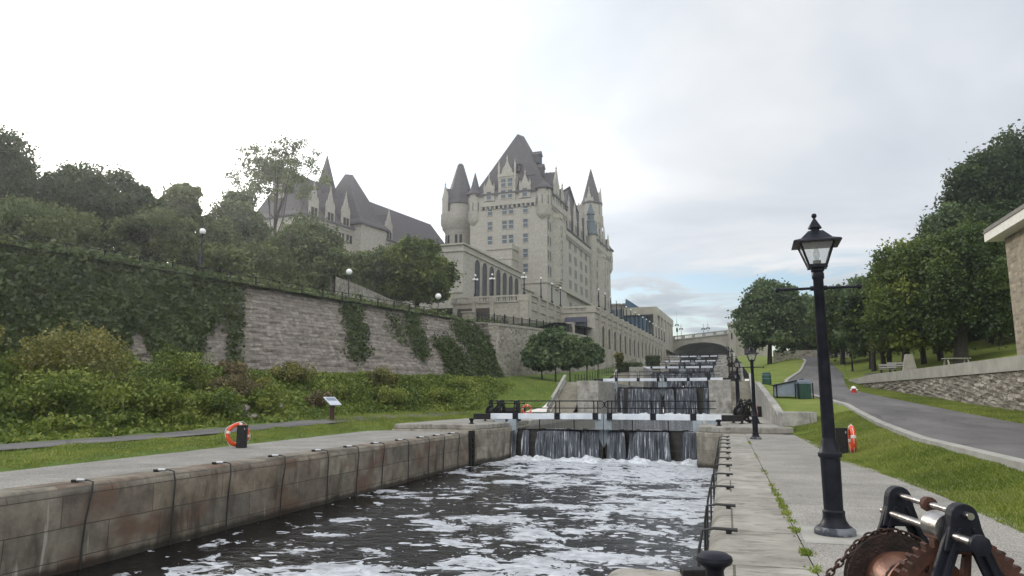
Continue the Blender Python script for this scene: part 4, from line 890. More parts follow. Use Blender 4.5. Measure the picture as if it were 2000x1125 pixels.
# modern building with blue glass right of the hotel
gb0 = atD(1228, 620, 205)
gb = thing('glass_building', 'modern stone building with a blue glass corner and tall piers behind the arcade', 'building', (gb0[0], gb0[1], 14), R(-3))
go = (0, 0, 14)
b = MB().box(-12, -1.5, 6, 40, 14, 29.4, 0).box(-12.3, -1.2, 5.7, 40, 29.4, 29.8, 1).box(-4, 7.6, 14, 40, 14, 27.2, 0).box(-1.5, 7.9, 1, 40, 25.6, 27.8, 1)
for i in range(6): y = 1+i*7; b.box(6.9, 7.9, y, y+1.6, 14, 25.6, 1)
b.build('wall', [M['terrace'], M['bridge']], gb, off=go)
b = MB().box(-1.4, 4.6, 2.2, 13.9, 14, 25.5, 0); b.extr([(-1.4, 3, 27.8), (3.0, 3, 27.8), (-1.0, 3, 30.6), (-1.4, 3, 30.6)], (0, 20, 0), 0); b.box(-10, -2, 5.8, 5.98, 20, 28, 0)
for x in np.arange(-9.6, -2, 1.1): b.box(x, x+.25, 5.6, 5.79, 19.5, 28.2, 1)
for x in np.arange(-1.3, 4.6, 1.2): b.box(x, x+.1, 2.1, 2.19, 14, 25.4, 2)
b.build('glazing', [M['blueglass'], M['bridge'], M['black']], gb, off=go)

# ---------------------------------------------------------------- foliage tools
def leaf_mesh(name, P, size, tone, mat, bias=(0, 0, .5), asp=.6):
    n = len(P); P = np.asarray(P, float)
    nr = rng.normal(size=(n, 3))+np.asarray(bias); nr /= np.linalg.norm(nr, axis=1)[:, None]
    t = np.cross(rng.normal(size=(n, 3)), nr); t /= np.linalg.norm(t, axis=1)[:, None]; b = np.cross(nr, t)
    s = (size*rng.uniform(.65, 1.25, n))[:, None]
    V = np.stack([P-t*s, P+b*s*asp+nr*s*.15, P+t*s, P-b*s*asp+nr*s*.15], 1).reshape(-1, 3)
    me = bpy.data.meshes.new(name); me.vertices.add(4*n); me.vertices.foreach_set('co', V.astype(np.float32).ravel())
    me.loops.add(4*n); me.loops.foreach_set('vertex_index', np.arange(4*n, dtype=np.int32))
    me.polygons.add(n); me.polygons.foreach_set('loop_start', np.arange(0, 4*n, 4, dtype=np.int32))
    a = me.attributes.new('tone', 'FLOAT', 'FACE'); a.data.foreach_set('value', np.clip(tone, 0, 1).astype(np.float32))
    me.materials.append(mat); me.update(); me.validate(); return me
def blob_leaves(c, r, n, flat=.8):
    d = rng.normal(size=(n, 3)); d /= np.linalg.norm(d, axis=1)[:, None]
    rad = r*(1-.55*rng.random(n)**2.0); far = rng.random(n) < .16; rad = np.where(far, r*rng.uniform(1.0, 1.45, n), rad)
    st = np.array([1, 1, flat])*rng.uniform(.75, 1.3, 3)
    lump = 1+.22*np.sin(d[:, 0]*5+c[0]*3)*np.sin(d[:, 1]*5+c[1]*3)+.15*np.sin(d[:, 2]*7+c[2]*5)
    return c+d*(rad*lump)[:, None]*st
def crown_pts(rad, nb, per, spread=(.4, .92), br=(.17, .32), flat=.8, skirt=-.9, taper=.38):
    """leaf positions for a crown of semi-axes rad about the origin, from many small clumps of unequal size"""
    rad = np.array(rad); out = []; tone = []; cs = []
    for i in range(nb):
        d = rng.uniform(-1, 1, 3); d /= (np.abs(d)**2.5).sum()**(1/2.5)
        if d[2] < skirt: d[2] *= -.5
        tp = 1-taper*max(0, d[2])**1.5; d = d*np.array([tp, tp, 1])
        c = d*rad*rng.uniform(*spread); r = rad.mean()*rng.uniform(*br); k = int(per*(r/(rad.mean()*np.mean(br)))**2)
        p = blob_leaves(c, r, max(8, k), flat); out.append(p); cs.append(c)
        tone.append(np.full(len(p), .5+rng.normal()*.17)+rng.normal(size=len(p))*.13)
    return np.concatenate(out), np.concatenate(tone), cs
def tree(name, label, base, h, rx, ry, zc, rz_, mat, nb=60, per=150, leaf=.28, trunk=.25, group=None, limbs=7, lean=(0, 0), sparse=False, **kw):
    """base: ground point; zc/rz_: crown centre height and half height above the base"""
    x, y, z = map(float, base)
    t = thing(name, label, 'tree', (x, y, z), 0, group)
    P, tone, cs = crown_pts((rx, ry, rz_), nb, per, **kw); cc = np.array([lean[0], lean[1], zc])
    o = bpy.data.objects.new('crown', leaf_mesh('crown', P+cc, leaf, tone, mat)); col.objects.link(o); o.parent = t
    b = MB(); top = cc+np.array([0, 0, rz_*.3])
    b.tube([(0, 0, -.4), (lean[0]*.2, lean[1]*.2, zc*.3), (lean[0]*.6, lean[1]*.6, zc*.7), tuple(top)], [trunk*1.25, trunk, trunk*.75, trunk*.2], 8)
    for i in range(min(limbs, len(cs))):
        e = cs[i]+cc; s0 = np.array([lean[0]*.4, lean[1]*.4, zc*rng.uniform(.35, .75)]); md = (s0+e)/2+np.array([0, 0, -.08*h])
        b.tube([tuple(s0), tuple(md), tuple(e)], [trunk*.45, trunk*.3, trunk*.07], 6)
    b.build('trunk', M['bark'], t, True); return t
def ground_hit(px, py, hf, d0=8, d1=260):
    r, fw = ray(px, py)
    for D in np.arange(d0, d1, .25):
        p = r*(D/fw)+O3
        if p[2] <= float(hf(np.float64(p[0]), np.float64(p[1]))): return p
    return r*(d1/fw)+O3

# ---------------------------------------------------------------- left cliff wall with ivy
def cb(y): return np.array([kn(y, (-20, -48), (0, -42.5), (43, -31.5), (76.6, -23.2), (80, -23.4)), y, 0])
def cliff_pt(s, v):
    """s: world Y along the foot, v: 0 foot .. 1 top; the far end curves away from the canal"""
    x = kn(s, (-20, -48), (0, -42.5), (43, -31.5), (76.6, -23)); y = min(s, 76.6); e = max(0, s-76.6)
    back = 5.0*v**.9
    z = 2.6+7.75*v
    a = 1.2*e/8
    return np.array([x-back*math.cos(a)*.97-(3.2*math.sin(min(a, 1.5))*(1-.2*v)), y+.25*back*(1-min(1, e/6))-back*.0+3.6*(1-math.cos(min(a, 1.5)))*(1.0-.35*v)+e*.35*(1-v), z])
cm = MB(); S = list(np.arange(-14, 76.7, .45))+list(np.arange(77, 86.1, .5)); VN = 34
lay = [rng.uniform(-.05, .05) for _ in range(VN+1)]
P = []
for i, s in enumerate(S):
    row = []
    for j in range(VN+1):
        v = j/VN; p = cliff_pt(s, v)
        k = lay[j]+.03*math.sin(s*.7+j)+.12*math.sin(s*.23+j*.1)+.05*math.sin(s*1.9+j*2.3)*math.sin(s*.31)+rng.uniform(-.05, .05)
        if j == VN: k *= .4
        row.append((p[0]+k, p[1], p[2]+(.05*math.sin(s*1.3) if j == VN else 0)))
    row.append((row[-1][0]-1.6, row[-1][1]+.3, row[-1][2]+.05)); P.append(row)
cliff_o = tag(cm.grid(P).build('stone_wall', M['cliff']), 'high battered wall of weathered rough stone below the left terrace, patched with ivy', 'stone wall')
def inpoly(x, y, poly):
    c = np.zeros(len(x), bool); j = len(poly)-1
    for i in range(len(poly)):
        xi, yi = poly[i]; xj, yj = poly[j]
        c ^= ((yi > y) != (yj > y)) & (x < (xj-xi)*(y-yi)/((yj-yi) if yj != yi else 1e-9)+xi); j = i
    return c
def ivy(poly, n, label, leaf=.16, th=.35):
    s = rng.uniform(14, 86, n*26); v = rng.uniform(0, 1.02, n*26)
    p = np.array([cliff_pt(a, b) for a, b in zip(s, v)]); x, y = proj(p)
    x = x+rng.normal(size=len(x))*6; y = y+rng.normal(size=len(y))*5
    p = p[inpoly(x, y, poly)][:n]
    p = np.repeat(p, 3, 0)+rng.normal(size=(3*len(p), 3))*.13
    if len(p) < 20: return
    bump = .5+.5*np.sin(p[:, 1]*1.9)*np.sin(p[:, 2]*1.7+p[:, 1])
    p = p+np.outer(.08+th*bump*rng.random(len(p)), [.85, -.25, .35])
    me = leaf_mesh('ivy', p, leaf, .28+.3*bump+rng.normal(size=len(p))*.14, M['leaf_ivy'], (.6, -.3, .4))
    o = bpy.data.objects.new('ivy', me); col.objects.link(o); tag(o, label, 'ivy', 'ivy on the rough stone wall')
ivy([(880, 628), (925, 640), (960, 680), (998, 735), (905, 742), (915, 690)], 5200, 'dense ivy hanging over the far rounded end of the battered stone wall')
ivy([(850, 660), (875, 665), (930, 740), (880, 742), (868, 700)], 2600, 'slanting ivy strip second from the far end of the battered wall')
ivy([(788, 612), (812, 618), (836, 700), (822, 705), (798, 660)], 1300, 'narrow ivy strip trailing down from the wall top left of the slanting strip')
ivy([(752, 612), (768, 612), (790, 668), (776, 672)], 600, 'thin short wisp of ivy at the wall top between two longer strips')
ivy([(668, 592), (700, 598), (718, 700), (684, 705)], 1700, 'broad faded ivy column in the middle of the battered wall')
ivy([(235, 500), (420, 530), (455, 560), (430, 610), (392, 650), (375, 715), (315, 715), (285, 650), (240, 600)], 12000, 'huge ivy mass spreading down the left half of the battered wall', .17, .5)
ivy([(-60, 480), (250, 500), (262, 625), (225, 705), (-60, 720)], 14000, 'ivy curtain covering the wall at the left edge above the shrubs', .17, .5)
ivy([(440, 552), (470, 560), (466, 712), (446, 712)], 1300, 'thin vertical ivy runner beside the bare pale wall face', .15, .3)
# fence along the wall top, globe lamps, upper wall
fp_ = lambda y: cliff_pt(y, 1.0)+np.array([-1.3, .2, 0])
fb = MB()
for y in np.arange(14, 74, 2.4): p = fp_(y); fb.box(p[0]-.05, p[0]+.05, p[1]-.05, p[1]+.05, p[2]-.2, p[2]+1.15)
for d in (.35, .7, 1.1): fb.tube([tuple(fp_(y)+np.array([0, 0, d])) for y in np.arange(14, 74.1, 2)], .03, 5)
tag(fb.build('railing', M['blackmatt']), 'grey railing running along the top of the ivied battered wall', 'railing')
uw = [tuple(atD(655, 560, 76)[:2]), tuple(atD(700, 560, 83)[:2]), tuple(atD(760, 575, 92)[:2]), tuple(atD(815, 590, 100)[:2]), tuple(atD(880, 600, 107)[:2])]
poly_wall('retaining_wall', uw, lambda y: 10.2, lambda y: float(kn(y, (uw[0][1], 14.7), (uw[1][1], 14.9), (uw[3][1], 14.2), (uw[4][1], 13.6))), .6, M['ashlar'], 'short rubble wall on the upper terrace behind the white globe lamps, under the round tree')
def globe_lamp(px, py, D, zb, label):
    p = atD(px, py, D); t = thing('globe_lamp', label, 'lamp', (p[0], p[1], zb), 0, 'white globe lamps')
    h = p[2]-zb
    MB().lathe((0, 0, 0), [(.14, -.2), (.14, .25), (.06, .35), (.05, h-.25), (.12, h-.22), (.12, h-.16)], 10).build('post', M['black'], t, True)
    MB().sphere((0, 0, h), .27*D/60).build('globe', M['globe'], t, True); return t
globe_lamp(396, 452, 46, 10.6, 'white globe lamp on a dark post among the trees above the ivy mass')
globe_lamp(682, 531, 74, 10.6, 'white globe lamp on the wall top left of the short rubble wall')
globe_lamp(856, 579, 92, 11, 'white globe lamp beneath the round tree near the terrace')
# lamps on the terrace and arcade
def terrace_lamp(p, label, n=3, h=3.1):
    t = thing('terrace_lamp', label, 'lamp', tuple(p), 0, 'globe lamps on the hotel terrace')
    b = MB().lathe((0, 0, 0), [(.22, 0), (.22, .3), (.1, .45), (.08, h-.7), (.12, h-.65), (.06, h-.5), (.06, h)], 8)
    if n > 1: b.box(-.34, .34, -.03, .03, h-.75, h-.68); b.box(-.03, .03, -.34, .34, h-.75, h-.68)
    b.build('post', M['black'], t, True)
    g = [(0, 0, h+.12)]+([(-.32, 0, h-.53), (.32, 0, h-.53), (0, .32, h-.53), (0, -.32, h-.53)] if n > 1 else [])
    for q in g: MB().sphere(q, .165, 10).build('globe', M['globe'], t, True)
    return t
terrace_lamp((-35.6, 100, 16.8), 'globe lamp cluster on the terrace balustrade above the left garage door')
terrace_lamp((-32.9, 100, 16.8), 'globe lamp cluster on the terrace balustrade right of the second garage door', 3)
terrace_lamp((-28.0, 100.2, 16.8), 'globe lamp cluster standing at the front right corner of the terrace')
for i, f in enumerate((.34, .68, .97)):
    terrace_lamp((-27.2+1.05*f, 100+17*f, 16.9), f'single globe lamp on the receding terrace parapet, {ORD[i]} behind the corner cluster', 1)
ea = (math.sin(R(3.26)), math.cos(R(3.26)))
for i in range(NB+1):
    y = 3.3+i*bw; terrace_lamp((A0[0]+ea[0]*y, A0[1]+ea[1]*y, 16.9), f'single globe lamp on the long arcade wall, {ORD[i]} from the awning end', 1, 3.0)

# ---------------------------------------------------------------- right side: parapet wall, stone building, low wall
wys = list(np.arange(8, 70.3, .5)); b = MB(); P = []
wtop = 3.5
for y in wys:
    x = float(waR(y)); zb = float(rR(y))-.5; zt = max(zb+.2, 2.86-.0*y); row = []
    for j in range(15):
        z = lerp(zb, zt, j/14); row.append((x-.12+.05*math.sin(y*3.1+j*2.2)+rng.uniform(-.05, .05)+.02*j/14, y, z))
    row.append((x+.5, y, zt)); P.append(row)
rwall = tag(b.grid(P).build('retaining_wall', M['rubble']), 'long rough rubble wall with a smooth concrete parapet beside the asphalt road', 'wall')
b = MB(); b.grid([[(float(waR(y))+dx, y, z) for dx, z in ((-.2, 2.86), (-.2, lerp(wtop, 3.25, sm(60, 70, y))), (.25, lerp(wtop, 3.25, sm(60, 70, y))+.02), (.25, 2.86), (-.2, 2.86))] for y in wys]); b.build('parapet', M['museum_par'] if 'museum_par' in M else M['concrete'], rwall)
ms = thing('stone_building', 'old coursed stone building with a white eave at the right edge behind the parapet', 'building', (14.3, 42.2, 2.5))
mo = (14.3, 42.2, 2.5)
b = MB(); b.box(14.3, 26, 8, 42.2, 2.0, 9.9); b.build('wall', M['museum'], ms, off=mo)
b = MB(); b.box(13.6, 27, 7.5, 42.9, 9.9, 10.35, 0); b.box(13.55, 27, 7.4, 42.95, 10.352, 10.42, 1)
b.extr([(13.6, 7.5, 10.42), (13.6, 42.9, 10.42), (20, 42.9, 14.2), (20, 7.5, 14.2)], (0, 0, .15), 1); b.extr([(27, 7.5, 10.42), (27, 42.9, 10.42), (20, 42.9, 14.2), (20, 7.5, 14.2)], (0, 0, .15), 1)
b.extr([(14.3, 42.2, 9.9), (26, 42.2, 9.9), (20, 42.2, 13.9)], (0, -.4, 0), 1); b.build('roof', [M['rooftan'], M['rooftop']], ms, off=mo)
wn = win_mesh('building_window', 1.1, 2.0, gl=M['darkglass'], mull=1); 
for y in (12, 17, 22, 27): place(wn, 'window', ms, 0, y-42.2, 3.2, -PI2)
# low wall ending in a stone block, rising along the steps
lwl = MB(); P = []
for y in np.arange(38.5, 66.1, .5):
    zt = float(eR(y))+.12; P.append([(2.45, y, -.2), (2.45, y, zt), (2.85, y, zt+.02), (2.85, y, -.2)])
lwl.grid(P); lwl.box(2.42, 4.05, 36.75, 38.5, -.2, 1.0)
tag(lwl.build('low_wall', M['pierconc'], bevel=.03), 'low pale stone wall ending in a square block beside the walkway steps', 'wall')

# ---------------------------------------------------------------- street lamps along the canal
def make_lamp(label, loc, rz=0, sc_=1.0):
    t = thing('street_lamp', label, 'street lamp', loc, rz, 'black lantern posts along the right quay'); t.scale = (sc_,)*3
    base = MB().lathe((0, 0, 0), [(.235, 0), (.235, .045), (.215, .075), (.17, .11), (.135, .17), (.125, .235), (.13, .25), (.13, .27), (.112, .29), (.116, .9), (.14, .93), (.14, .965), (.118, .99), (.10, 1.07), (.082, 1.15)], 28)
    base.build('base', M['black'], t, True); MB().lathe((0, 0, 0), [(.239, .002), (.239, .05), (.222, .072), (.2, .09)], 28).build('base_rim', M['chipped'], t, True)
    MB().lathe((0, 0, 0), [(.08, 1.15), (.062, 3.15), (.075, 3.17), (.075, 3.23), (.062, 3.25), (.07, 3.33)], 20).build('pole', M['black'], t, True)
    cb_ = MB().cyl((-.5, 0, 3.04), (.47, 0, 3.04), .018, n=8); cb_.sphere((-.5, 0, 3.04), .034, 10).sphere((.47, 0, 3.04), .034, 10).cyl((-.1, 0, 3.04), (.1, 0, 3.04), .032, n=8); cb_.build('crossbar', M['black'], t, True)
    fr = MB(); z0, z1, a, b_ = 3.33, 3.64, .105, .21
    fr.box(-a-.01, a+.01, -a-.01, a+.01, z0-.03, z0+.012); fr.box(-.075, .075, -.075, .075, z0-.07, z0-.03)
    for sx_ in (-1, 1):
        for sy in (-1, 1):
            fr.tube([(sx_*a, sy*a, z0), (sx_*b_, sy*b_, z1)], .014, 6)
    for (p, q) in (((-1, -1), (1, -1)), ((1, -1), (1, 1)), ((1, 1), (-1, 1)), ((-1, 1), (-1, -1))):
        fr.tube([(p[0]*b_, p[1]*b_, z1), (q[0]*b_, q[1]*b_, z1)], .014, 6)
    fr.build('lantern_frame', M['black'], t)
    gl = MB()
    for (p, q) in (((-1, -1), (1, -1)), ((1, -1), (1, 1)), ((1, 1), (-1, 1)), ((-1, 1), (-1, -1))):
        gl.add([(p[0]*a, p[1]*a, z0), (q[0]*a, q[1]*a, z0), (q[0]*b_, q[1]*b_, z1), (p[0]*b_, p[1]*b_, z1)], [(0, 1, 2, 3)])
    gl.build('lantern_glass', M['clear'], t)
    rf = MB().lathe((0, 0, 0), [(.38, z1-.03), (.405, z1-.025), (.39, z1-.005), (.262, z1+.03), (.125, z1+.14), (.1, z1+.145)], 4, 0, math.pi/4)
    rf.lathe((0, 0, 0), [(.055, z1+.13), (.055, z1+.185), (.085, z1+.187), (.083, z1+.20), (.016, z1+.315), (.016, z1+.325), (.03, z1+.338), (.034, z1+.355), (.026, z1+.38), (.001, z1+.39)], 14)
    rf.build('lantern_roof', M['black'], t, True)
    MB().lathe((0, 0, 0), [(.05, z0), (.05, z0+.07), (.03, z0+.075)], 10).build('socket', M['blackmatt'], t, True)
    MB().lathe((0, 0, 0), [(.016, z0+.07), (.042, z0+.13), (.04, z0+.17), (.012, z0+.25)], 10).build('bulb', M['clear'], t, True)
    return t
L0 = make_lamp('nearest black lantern post with chipped base standing on a pale pad', (1.2, 9.8, 0.012), R(-2))
def lamp_at(x, y, z, label, s_=1.0, rz=0):
    c = copy_tree(L0); c.location = (x, y, z); c.rotation_euler = (0, 0, rz); c.scale = (s_,)*3; c['label'] = label; return c
lamp_at(1.07, 31.2, 0.004, 'second black lantern post, standing just before the raised stone step', .96, R(4))
lamp_at(.72, 47.0, .3, 'third black lantern post, rising behind the black winch at the first gate', .98)
lamp_at(.75, 57.0, .3, 'shorter lantern post at the foot of the right concrete steps', .86)
lamp_at(.8, 86, 3.35, 'lantern post on the second lock terrace, seen above the right steps', 1)
lamp_at(.5, 100, 3.35, 'lantern post farther along the second lock terrace', 1)
lamp_at(.7, 126, 6.35, 'lantern post on the third lock terrace near the small winches', 1)
lamp_at(.5, 166, 9.3, 'lantern post on the fourth lock terrace before the bridge tower', 1)
# park lamps on the lawn
def park_lamp(px, pt, pb, D, label):
    p = atD(px, pb, D); q = atD(px, pt, D); c = copy_tree(L0); gz = float(hR(p[0], p[1])); c.location = (p[0], p[1], gz); c.scale = (.8, .8, (q[2]-gz)/4.05); c['label'] = label; c['group'] = 'black lantern posts on the park lawn'
park_lamp(1665, 665, 720, 76, 'dark lantern post on the lawn left of the tree trunks')
park_lamp(1741, 668, 722, 68, 'dark lantern post on the lawn behind the two small benches')
park_lamp(1882, 635, 700, 62, 'dark lantern post under the big trees, above the picnic bench')

# ---------------------------------------------------------------- hoses along both walls
def hose(right, y, label, i):
    x = -.3 if right else -12.42; s_ = -1 if right else 1; z = 0 if right else -.05
    t = thing('mooring_hose', label, 'hose', (x-s_*.35, y, z), 0, 'black hoses over the lock walls'); o = (x-s_*.35, y, z)
    b = MB(); b.box(x-.50, x-.36, y-.035, y+.035, z+.004, z+.06) if not right else b.box(x+.22, x+.29, y-.025, y+.025, z+.004, z+.035)
    b.build('anchor', M['blackmatt'], t, off=o, bevel=.01)
    b = MB().cyl((x-s_*.36, y, z+.05), (x-s_*(.16 if not right else .2), y, z+.055), .034 if not right else .024, .028 if not right else .02, 8); b.build('clamp', M['galv'] if not right else M['rubber'], t, off=o, smooth=True)
    jx = (i*37 % 10-5)*.012; bow = .06+.06*(i*53 % 7)/7
    pts = [(x-s_*.26, y, z+.055), (x-s_*.08, y, z+.06), (x+s_*.06, y+jx*.3, z+.03), (x+s_*(.06+bow*.5), y+jx, z-.22), (x+s_*(.05+bow*(.8 if right else .25)), y+jx*2, z-.7), (x+s_*(.05+bow*(.9 if right else .1)), y+jx*2.4, z-1.2), (x+s_*(.06+bow*(.8 if right else 0)), y+jx*2.4, z-1.9)]
    b = MB(); b.tube(pts, .019, 8); b.build('hose', M['rubber'], t, off=o, smooth=True)
for i, y in enumerate((11.8, 14, 16, 18.4, 20.7, 22.7, 24.7, 26.8, 28.9, 30.7, 32.6)): hose(False, y, f'black hose hanging over the left block wall, {ORD[i]} from the left edge', i)
for i, y in enumerate((9.5, 11.6, 14, 16.3, 18.5, 20.6, 22.8, 25, 27.3, 29.6, 32)): hose(True, y, f'black hose clamped on the right coping edge, {ORD[i]} beyond the black bollard', i+3)
lad = MB()
for x in (-12.2, -12.14): pass
lad.box(-12.44, -12.30, 34.1, 34.24, -2, .05); lad.box(-12.44, -12.30, 34.55, 34.69, -2, .05)
for z in np.arange(-1.7, 0, .28): lad.cyl((-12.34, 34.2, z), (-12.34, 34.6, z), .02, n=6)
tag(lad.build('ladder', M['blackmatt']), 'dark iron ladder recessed in the left wall beside the stone pier', 'ladder')

# ---------------------------------------------------------------- bollards
def bollard(x, y, z, label, s_=1.0):
    t = MB().lathe((0, 0, 0), [(.16, 0), (.16, .02), (.095, .05), (.078, .10), (.078, .17), (.10, .2), (.145, .225), (.158, .255), (.15, .285), (.11, .31), (.05, .322), (.004, .325)], 28).build('bollard', M['black'], None, True)
    t.location = (x, y, z); t.scale = (s_,)*3; tag(t, label, 'bollard', 'black mushroom bollards')
bollard(-.165, 6.75, .0, 'near black mushroom bollard cut by the bottom edge of the walkway')
bollard(-.42, 37.2, .3, 'small black bollard on the stone pier right of the nearest waterfall')
bollard(-13.1, 36.4, .3, 'small black bollard on the stone pier left of the nearest waterfall')
tag(MB().prism([(-.50, 7.25), (-.22, 7.33), (-.2, 7.2), (-.46, 7.1)], .01, .07).build('iron_cleat', M['blackmatt'], bevel=.01), 'flat black iron plate lying beside the near bollard', 'cleat')

# ---------------------------------------------------------------- winches
def make_winch(label, loc, rz, s_=1.0, full=True):
    t = thing('crab_winch', label, 'winch', loc, rz, 'iron gate winches'); t.scale = (s_,)*3
    YA = (-.40, .40)
    for y in YA:
        b = MB()
        for sx_ in (-1, 1):
            d = [(sx_*.035-.05, .93), (sx_*.035+.05, .93), (sx_*.40+.055, 0), (sx_*.40-.055, 0)]
            b.extr([(x, y-.018, z) for x, z in d], (0, .036, 0))
            b.extr([(x, y-.05, z) for x, z in [(sx_*.035-.013, .93), (sx_*.035+.013, .93), (sx_*.40+.013, 0), (sx_*.40-.013, 0)]], (0, .1, 0))
            b.box(sx_*.40-.1, sx_*.40+.1, y-.08, y+.08, 0, .025)
            for zz_ in (.012,): b.cyl((sx_*.40, y-.05, .025), (sx_*.40, y-.05, .05), .018, n=6)
        b.extr([(x, y-.04, z) for x, z in [(-.125, .80), (.125, .80), (.085, .93)]+[(.075*math.cos(a), .985+.075*math.sin(a)) for a in np.linspace(.1, 3.04, 9)]+[(-.085, .93)]], (0, .08, 0))
        b.extr([(x, y-.025, z) for x, z in [(-.31, .30), (.31, .30), (.295, .36), (-.295, .36)]], (0, .05, 0))
        b.build('frame', M['black'], t, bevel=.006)
    b = MB().cyl((.0, -.50, 1.0), (.0, .47, 1.0), .02, n=12); b.cyl((-.06, -.62, .88), (-.06, .5, .88), .026, n=12); b.build('shaft', M['steel'], t, True)
    b = MB().lathe((0, 0, 0), [(.03, 0), (.03, .03), (.055, .04), (.055, .07), (.03, .08)], 10); o = b.build('shaft_end', M['black'], t, True); o.location = (-.06, -.62, .88); o.rotation_euler = (R(90), 0, 0)
    o = MB().lathe((0, 0, 0), [(.02, 0), (.09, 0), (.09, .17), (.02, .17)], 28).build('collar', M['steel'], t, True); o.location = (-.045, -.19, .9); o.rotation_euler = (R(90), 0, 0)
    o = MB().lathe((0, 0, 0), [(.02, 0), (.045, .0), (.045, .05), (.02, .05)], 10).build('collar', M['rust'], t, True); o.location = (0, .0, 1.0); o.rotation_euler = (R(90), 0, 0)
    # drum with flanges
    o = MB().lathe((0, 0, 0), [(.03, -.29), (.19, -.29), (.215, -.16), (.20, -.02), (.17, .08), (.165, .14), (.26, .15), (.26, .17), (.03, .175)], 36).build('drum', M['copper'], t, True); o.location = (-.10, .02, .46); o.rotation_euler = (R(90), 0, 0)
    o = MB().lathe((0, 0, 0), [(.03, -.345), (.305, -.345), (.31, -.335), (.275, -.315), (.305, -.295), (.30, -.285), (.03, -.285)], 40).build('drum_flange', M['flange'], t, True); o.location = (-.10, .02, .46); o.rotation_euler = (R(90), 0, 0)
    # great gear
    b = MB(); n = 44; Rr, ro, ri = .40, .365, .30; gy0, gy1 = -.31, -.245; cx, cz = .02, .46
    pr2 = []
    for i in range(n):
        for q, rr in ((0, ro), (.22, Rr), (.5, Rr), (.72, ro)):
            a = 2*math.pi*(i+q)/n; pr2.append((cx+rr*math.cos(a), cz+rr*math.sin(a)))
    inn = [(cx+ri*math.cos(2*math.pi*i/len(pr2)), cz+ri*math.sin(2*math.pi*i/len(pr2))) for i in range(len(pr2))]
    k = len(pr2); vs = [(x, gy0, z) for x, z in pr2]+[(x, gy1, z) for x, z in pr2]+[(x, gy0, z) for x, z in inn]+[(x, gy1, z) for x, z in inn]
    fs = []
    for i in range(k):
        j = (i+1) % k; fs += [(i, j, k+j, k+i), (2*k+i, 3*k+i, 3*k+j, 2*k+j), (i, 2*k+i, 2*k+j, j), (k+i, k+j, 3*k+j, 3*k+i)]
    b.add(vs, fs)
    for i in range(6):
        a = i*math.pi/3+.35; b.tube([(cx+.07*math.cos(a), -.277, cz+.07*math.sin(a)), (cx+.31*math.cos(a), -.277, cz+.31*math.sin(a))], [.035, .026], 8)
    o2 = MB()
    b.build('gear', M['rust'], t, bevel=.0)
    o = MB().lathe((0, 0, 0), [(.03, 0), (.085, 0), (.085, .11), (.03, .11)], 16).build('hub', M['rust'], t, True); o.location = (cx, -.22, cz); o.rotation_euler = (R(90), 0, 0)
    b = MB().cyl((cx, -.48, cz), (cx, .48, cz), .035, n=12); b.build('axle', M['blackmatt'], t, True)
    if full:
        # chain from the drum down to the canal side, wraps and loose loops
        def chain(path, L=.058, r=.0075):
            b = MB()
            pts = [Vector(p) for p in path]; acc = []
            for p, q in zip(pts[:-1], pts[1:]):
                n_ = max(1, int((q-p).length/.008)); acc += [p.lerp(q, i/n_) for i in range(n_)]
            acc.append(pts[-1]); dist = 0; last = acc[0]; k = 0; nxt = 0
            for i in range(1, len(acc)):
                dist += (acc[i]-acc[i-1]).length
                if dist >= nxt:
                    tg = (acc[i]-acc[max(0, i-4)]).normalized(); a = tg.orthogonal().normalized(); c_ = tg.cross(a)
                    ax = (a if k % 2 else c_); ot = tg.cross(ax).normalized(); lv = []
                    m1 = 10
                    ringp = [acc[i]+tg*(L*.55*math.cos(2*math.pi*u/m1))+ot*(L*.34*math.sin(2*math.pi*u/m1)) for u in range(m1)]
                    b.tube(ringp+[ringp[0]], r, 5, caps=False); k += 1; nxt += L*.78
            b.build('chain', M['chain'], t, True)
        dr = lambda a, rr, y: (-.10+rr*math.cos(a), y, .46+rr*math.sin(a))
        chain([dr(a, .315, .33) for a in np.linspace(-.3, 2.5, 22)]+[(-.6, .3, .42), (-.95, .22, .22), (-1.25, .1, .1), (-1.5, .0, .06)])
        for yy_ in (-.02, -.06): chain([dr(a, .20, yy_) for a in np.linspace(0, 6.0, 26)])
        chain([(.05, -.1, .84), (.04, -.09, .7), (.06, -.05, .58), (.2, .0, .52), (.36, .1, .50)])
        chain([(-.12, -.20, .66), (-.2, -.24, .55), (-.14, -.26, .42), (-.05, -.28, .36)], .045, .006)
        chain([(.12, .1, .52), (.25, -.05, .46), (.34, -.2, .40), (.42, -.3, .36), (.5, -.36, .30)])
        b = MB().cyl((-.55, .36, .43), (-.40, .36, .42), .012, n=8); b.build('pin', M['steel'], t, True)
    return t
make_winch('large near iron winch with copper drum, toothed rusty gear and black frames', (1.17, 5.15, .0), R(12))
W1 = make_winch('black winch on the right stone platform at the end of the first gate', (.95, 41.3, .3), R(25), 1.25, False)
for ch_ in W1.children:
    ch_.data.materials[0] = M['blackmatt']
def winch_at(x, y, z, rz, label, s_=1.2):
    c = copy_tree(W1); c.location = (x, y, z); c.rotation_euler = (0, 0, rz); c.scale = (s_,)*3; c['label'] = label; return c
winch_at(-13.4, 41.6, .3, R(60), 'black winch on the left platform behind the left end of the first gate')
winch_at(-12.6, 42.1, .3, R(100), 'second black frame winch left of the first gate, nearer the water')
for k in range(1, 4):
    winch_at(.9, GY[k]+1.2, PZ[k+1], R(30), f'small black winch at the right end of the {ORD[k]} gate up the flight', 1.2)
